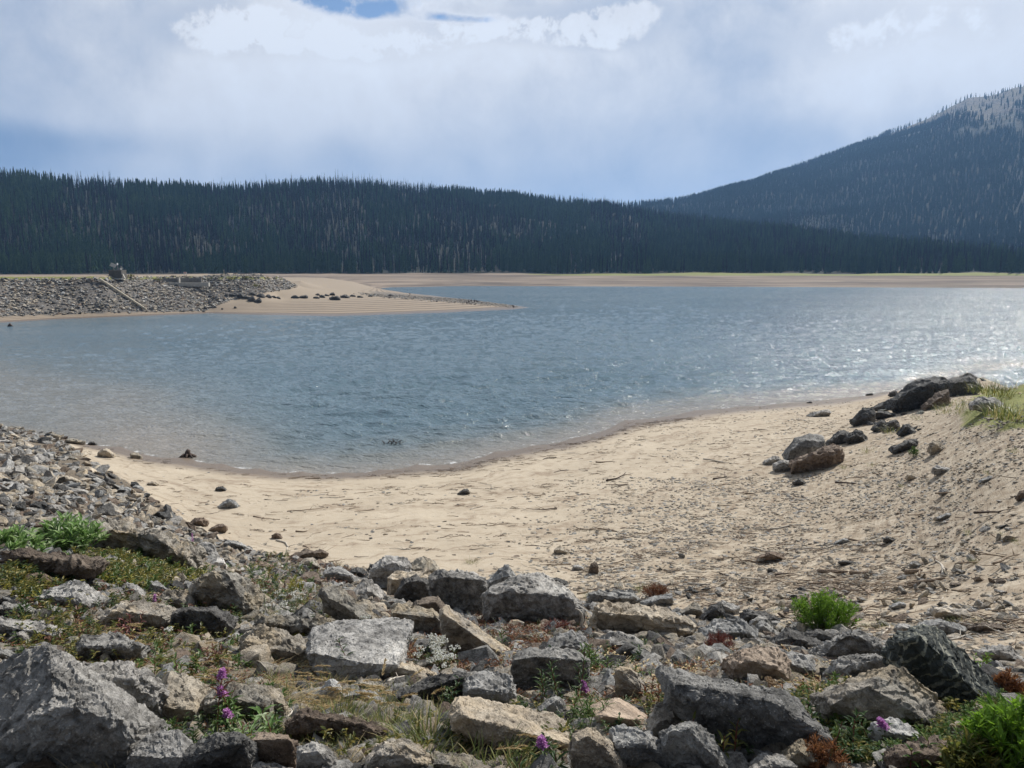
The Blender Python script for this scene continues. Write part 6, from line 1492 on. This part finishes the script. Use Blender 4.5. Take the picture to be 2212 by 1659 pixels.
# strand line debris: stuff
TW = []
for k in range(8):
    rn = random.Random(400 + k); TW.append(stick_mesh('twig', .5, rn.uniform(.010, .016), rn, ('brown', 'dark', 'brown', 'pale')[k % 4], .25, 1))
def chips(seed):
    rn = random.Random(seed); g = G()
    for k in range(10): a = rn.uniform(-.5, .5); q = Vector((rn.gauss(0, .16), rn.gauss(0, .05), .008)); g.tube([q, q + Vector((math.cos(a), math.sin(a), rn.uniform(0, .12))) * rn.uniform(.05, .16)], rn.uniform(.005, .012), .003, 4)
    return g.mesh('chips', MW['brown' if seed % 2 else 'dark'])
TW += [chips(1), chips(2), chips(3)]
def strand_mask(px, py, r, x, y, z):
    zz_ = z + (fbm(x * .22, y * .22, 3, 71) - .5) * .35
    lines = np.clip(np.sin(zz_ * 37) * 1.6 - .9, 0, 1) + 1.6 * np.exp(-((z - .20) / .05) ** 2) + np.clip(np.sin(zz_ * 21 + 1) * 2 - 1.5, 0, 1) * 1.2
    base = .30 + .4 * smooth01((px - 700) / 500)
    pile = np.exp(-((px - 1850) / 190) ** 2 - ((py - 1265) / 30) ** 2) * .6 + .6 * np.exp(-((px - 2130) / 130) ** 2 - ((py - 1345) / 22) ** 2) + .25 * np.exp(-((px - 1500) / 260) ** 2 - ((py - 1265) / 24) ** 2)
    ln = lines * base * fbm(x * .4, y * .4, 2, 73) * 1.6 * smooth01((2100 - px) / 300)
    return (z > .07) & (riprap_mask(px, py, r, y) < .5) & (RNG.random(len(px)) < np.maximum(ln, np.maximum(pile, .02))) & (py > 850)
p = np.concatenate([polar_points(34000, 12, 52, -30, 37, strand_mask), polar_points(16000, 11, 26, 5, 37, strand_mask)]); n = len(p); s = RNG.uniform(.35, 1.1, n)
p[:, 2] += .012
a_ = RNG.normal(0, .35, n) + np.where(RNG.random(n) < .5, math.pi, 0)
scatter('driftwood_debris', p, np.stack([np.zeros(n), np.zeros(n), a_], 1), np.stack([s, s, s], 1), RNG.integers(0, len(TW), n), TW, label='brown twigs and wood chips left in lines along the beach')
print('debris', n)
# bleached twigs over the right riprap
def tw2(px, py, r, x, y, z): return (px > 1350) & (py > 1400) & (py < 1520) & (RNG.random(len(px)) < .5)
# ---------------------------------------------------------------- things on the far dam
def simple_mat(name, col, rough=.8, var=.25, scale=3.0):
    T = NT(name); P = T.n('ShaderNodeTexCoord').outputs['Object']; n_ = T.noise(P, scale, 5, .6)
    return T.out(T.principled(T.mix(T.mapr(n_, .3, .7), tuple(q * (1 - var) for q in col), tuple(min(1, q * (1 + var)) for q in col)), rough, T.bump(n_, .3, .02), .25))
M_CONC = simple_mat('weathered_concrete', (.20, .19, .175)); M_CONL = simple_mat('pale_concrete', (.44, .42, .38)); M_STEEL = simple_mat('grey_painted_steel', (.22, .22, .215), .5, .15); M_DCON = simple_mat('dark_concrete', (.115, .108, .098)); M_WHT = simple_mat('white_paint', (.75, .75, .74), .5, .05); M_REDP = simple_mat('red_paint', (.55, .05, .04), .5, .1); M_WOODP = simple_mat('pale_timber', (.50, .44, .34))
def box(name, c_, sz, mat, parent, rot=(0, 0, 0), bev=.02):
    bm = bmesh.new(); bmesh.ops.create_cube(bm, size=1)
    for v in bm.verts: v.co = Vector((v.co.x * sz[0], v.co.y * sz[1], v.co.z * sz[2]))
    if bev: bmesh.ops.bevel(bm, geom=list(bm.edges), offset=bev, segments=1, affect='EDGES')
    me = bpy.data.meshes.new(name); bm.to_mesh(me); bm.free(); me.materials.append(mat)
    o = bpy.data.objects.new(name, me); o.location = c_; o.rotation_euler = rot; link(o, parent); return o
# gate house
g = hit(249, 603); u = g.y / F
root = empty('gate_house', g); tag(root, 'dark concrete gate block with a tilted panel and lifting gear on the far dam', 'gate house')
box('block', (0, 1.3, 9.2 * u), (27 * u, 2.4, 18.5 * u), M_DCON, root); box('sill', (-2 * u, -.1, .35 * u), (35 * u, .6, 1.3 * u), M_WHT, root)
box('cap', (0, 1.3, 18.7 * u), (28 * u, 2.6, .12), M_CONC, root)
box('strut', (17 * u, .4, 6 * u), (1.3 * u, .4, 11 * u), M_CONL, root, (0, -.42, 0)); box('slope_wing', (-19 * u, 1.4, 4 * u), (13 * u, 1.6, 5 * u), M_DCON, root, (0, -.5, 0))
pa = box('tilted_panel', (-8 * u, 1.2, 29.5 * u), (12.5 * u, .08, 8 * u), M_CONL, root, (-.5, .35, 0)); box('post', (-8 * u, 1.35, 23 * u), (.14, .14, 9 * u), M_STEEL, root)
box('mast', (1.5 * u, 1.2, 26 * u), (.12, .12, 15 * u), M_STEEL, root); box('lamp', (1.5 * u, 1.1, 32 * u), (.25, .25, .5), M_WHT, root)
box('gear_housing', (5 * u, 1.2, 21.5 * u), (7 * u, 1.0, 4 * u), M_STEEL, root); box('lever', (11 * u, 1.0, 24.5 * u), (.12, .12, 8 * u), M_STEEL, root, (0, -.7, 0)); box('lever', (8 * u, 1.0, 25 * u), (.10, .10, 7 * u), M_STEEL, root, (0, .5, 0))
box('rail', (-3 * u, 1.1, 21 * u), (18 * u, .06, .06), M_STEEL, root)
# the two curved intake walls
g = hit(401, 612); u = g.y / F
root = empty('intake_walls', g); tag(root, 'pair of curved concrete intake walls on a pale sill on the far dam', 'intake')
def arc(name, x0, x1, h, bow, th=.35):
    bm = bmesh.new(); n = 16; vs = []
    for k in range(n + 1):
        t = k / n; x = x0 + (x1 - x0) * t; y = -2.4 + bow * (1 - (2 * t - 1) ** 2)
        vs.append([bm.verts.new(q) for q in ((x, y, -1.6), (x, y, h), (x, y + th, h), (x, y + th, -1.6))])
    for k in range(n):
        for j in range(4): bm.faces.new((vs[k][j], vs[k][(j + 1) % 4], vs[k + 1][(j + 1) % 4], vs[k + 1][j]))
    bm.faces.new(vs[0][::-1]); bm.faces.new(vs[-1]); bmesh.ops.recalc_face_normals(bm, faces=bm.faces)
    me = bpy.data.meshes.new(name); bm.to_mesh(me); bm.free(); me.materials.append(M_CONC); me.polygons.foreach_set('use_smooth', [False] * len(me.polygons))
    return link(bpy.data.objects.new(name, me), root)
arc('curved_wall', -41 * u, -5 * u, 11 * u, 1.6); arc('curved_wall', -3.4 * u, 42 * u, 11.3 * u, 1.8)
box('pier', (-4.2 * u, -2.5, 5.4 * u - .7), (.35, .8, 11.6 * u + 1.4), M_CONL, root); box('sill', (19 * u, -3.2, -.25), (84 * u, 1.0, 1.0), M_CONL, root)
for k in range(10): box('rail_post', ((-38 + k * 8.4) * u, -1.2, 11.5 * u), (.06, .06, 4.5 * u), M_STEEL, root, bev=0)
# sign
g = hit(400.5, 598); u = g.y / F
root = empty('warning_sign', g); tag(root, 'small white sign with a red band on two posts above the curved walls', 'sign')
box('board', (0, 0, 8 * u), (6.4 * u, .06, 4.8 * u), M_WHT, root, bev=0); box('red_band', (0, -.045, 9.3 * u), (5.4 * u, .03, .9 * u), M_REDP, root, bev=0); box('red_band', (0, -.045, 7.3 * u), (4.6 * u, .03, .7 * u), M_REDP, root, bev=0)
box('post', (-2.4 * u, .07, 3 * u), (.09, .07, 9 * u), M_STEEL, root, bev=0); box('post', (2.4 * u, .07, 3 * u), (.09, .07, 9 * u), M_STEEL, root, bev=0)
# crest marker posts
for px, py, h in ((484, 592, 1.2), (512, 591, 1.0), (545, 591, 1.4)):
    g = hit(px, py); gg = G(); gg.tube([Vector((0, 0, -.2)), Vector((0, 0, h))], .07, .06, 6); o = bpy.data.objects.new('marker_post', gg.mesh('marker_post', M_WOODP)); link(o); o.location = g; tag(o, 'thin pale marker post on the crest of the far dam', 'post', 'marker posts on the dam crest')
# the long pale beam down the dam face
gg = G(); pts = []
for k in range(14):
    t = k / 13; g = hit(216.6 + 98 * t, 608.6 + 64 * t); pts.append(g + Vector((0, 0, .55)))
o0 = pts[0].copy(); gg.tube([q - o0 for q in pts], .30, .28, 8); o = bpy.data.objects.new('drain_pipe', gg.mesh('drain_pipe', M_WOODP, True)); link(o); o.location = o0
tag(o, 'long straight pale pipe running diagonally down the far dam face', 'pipe')
build_haze()
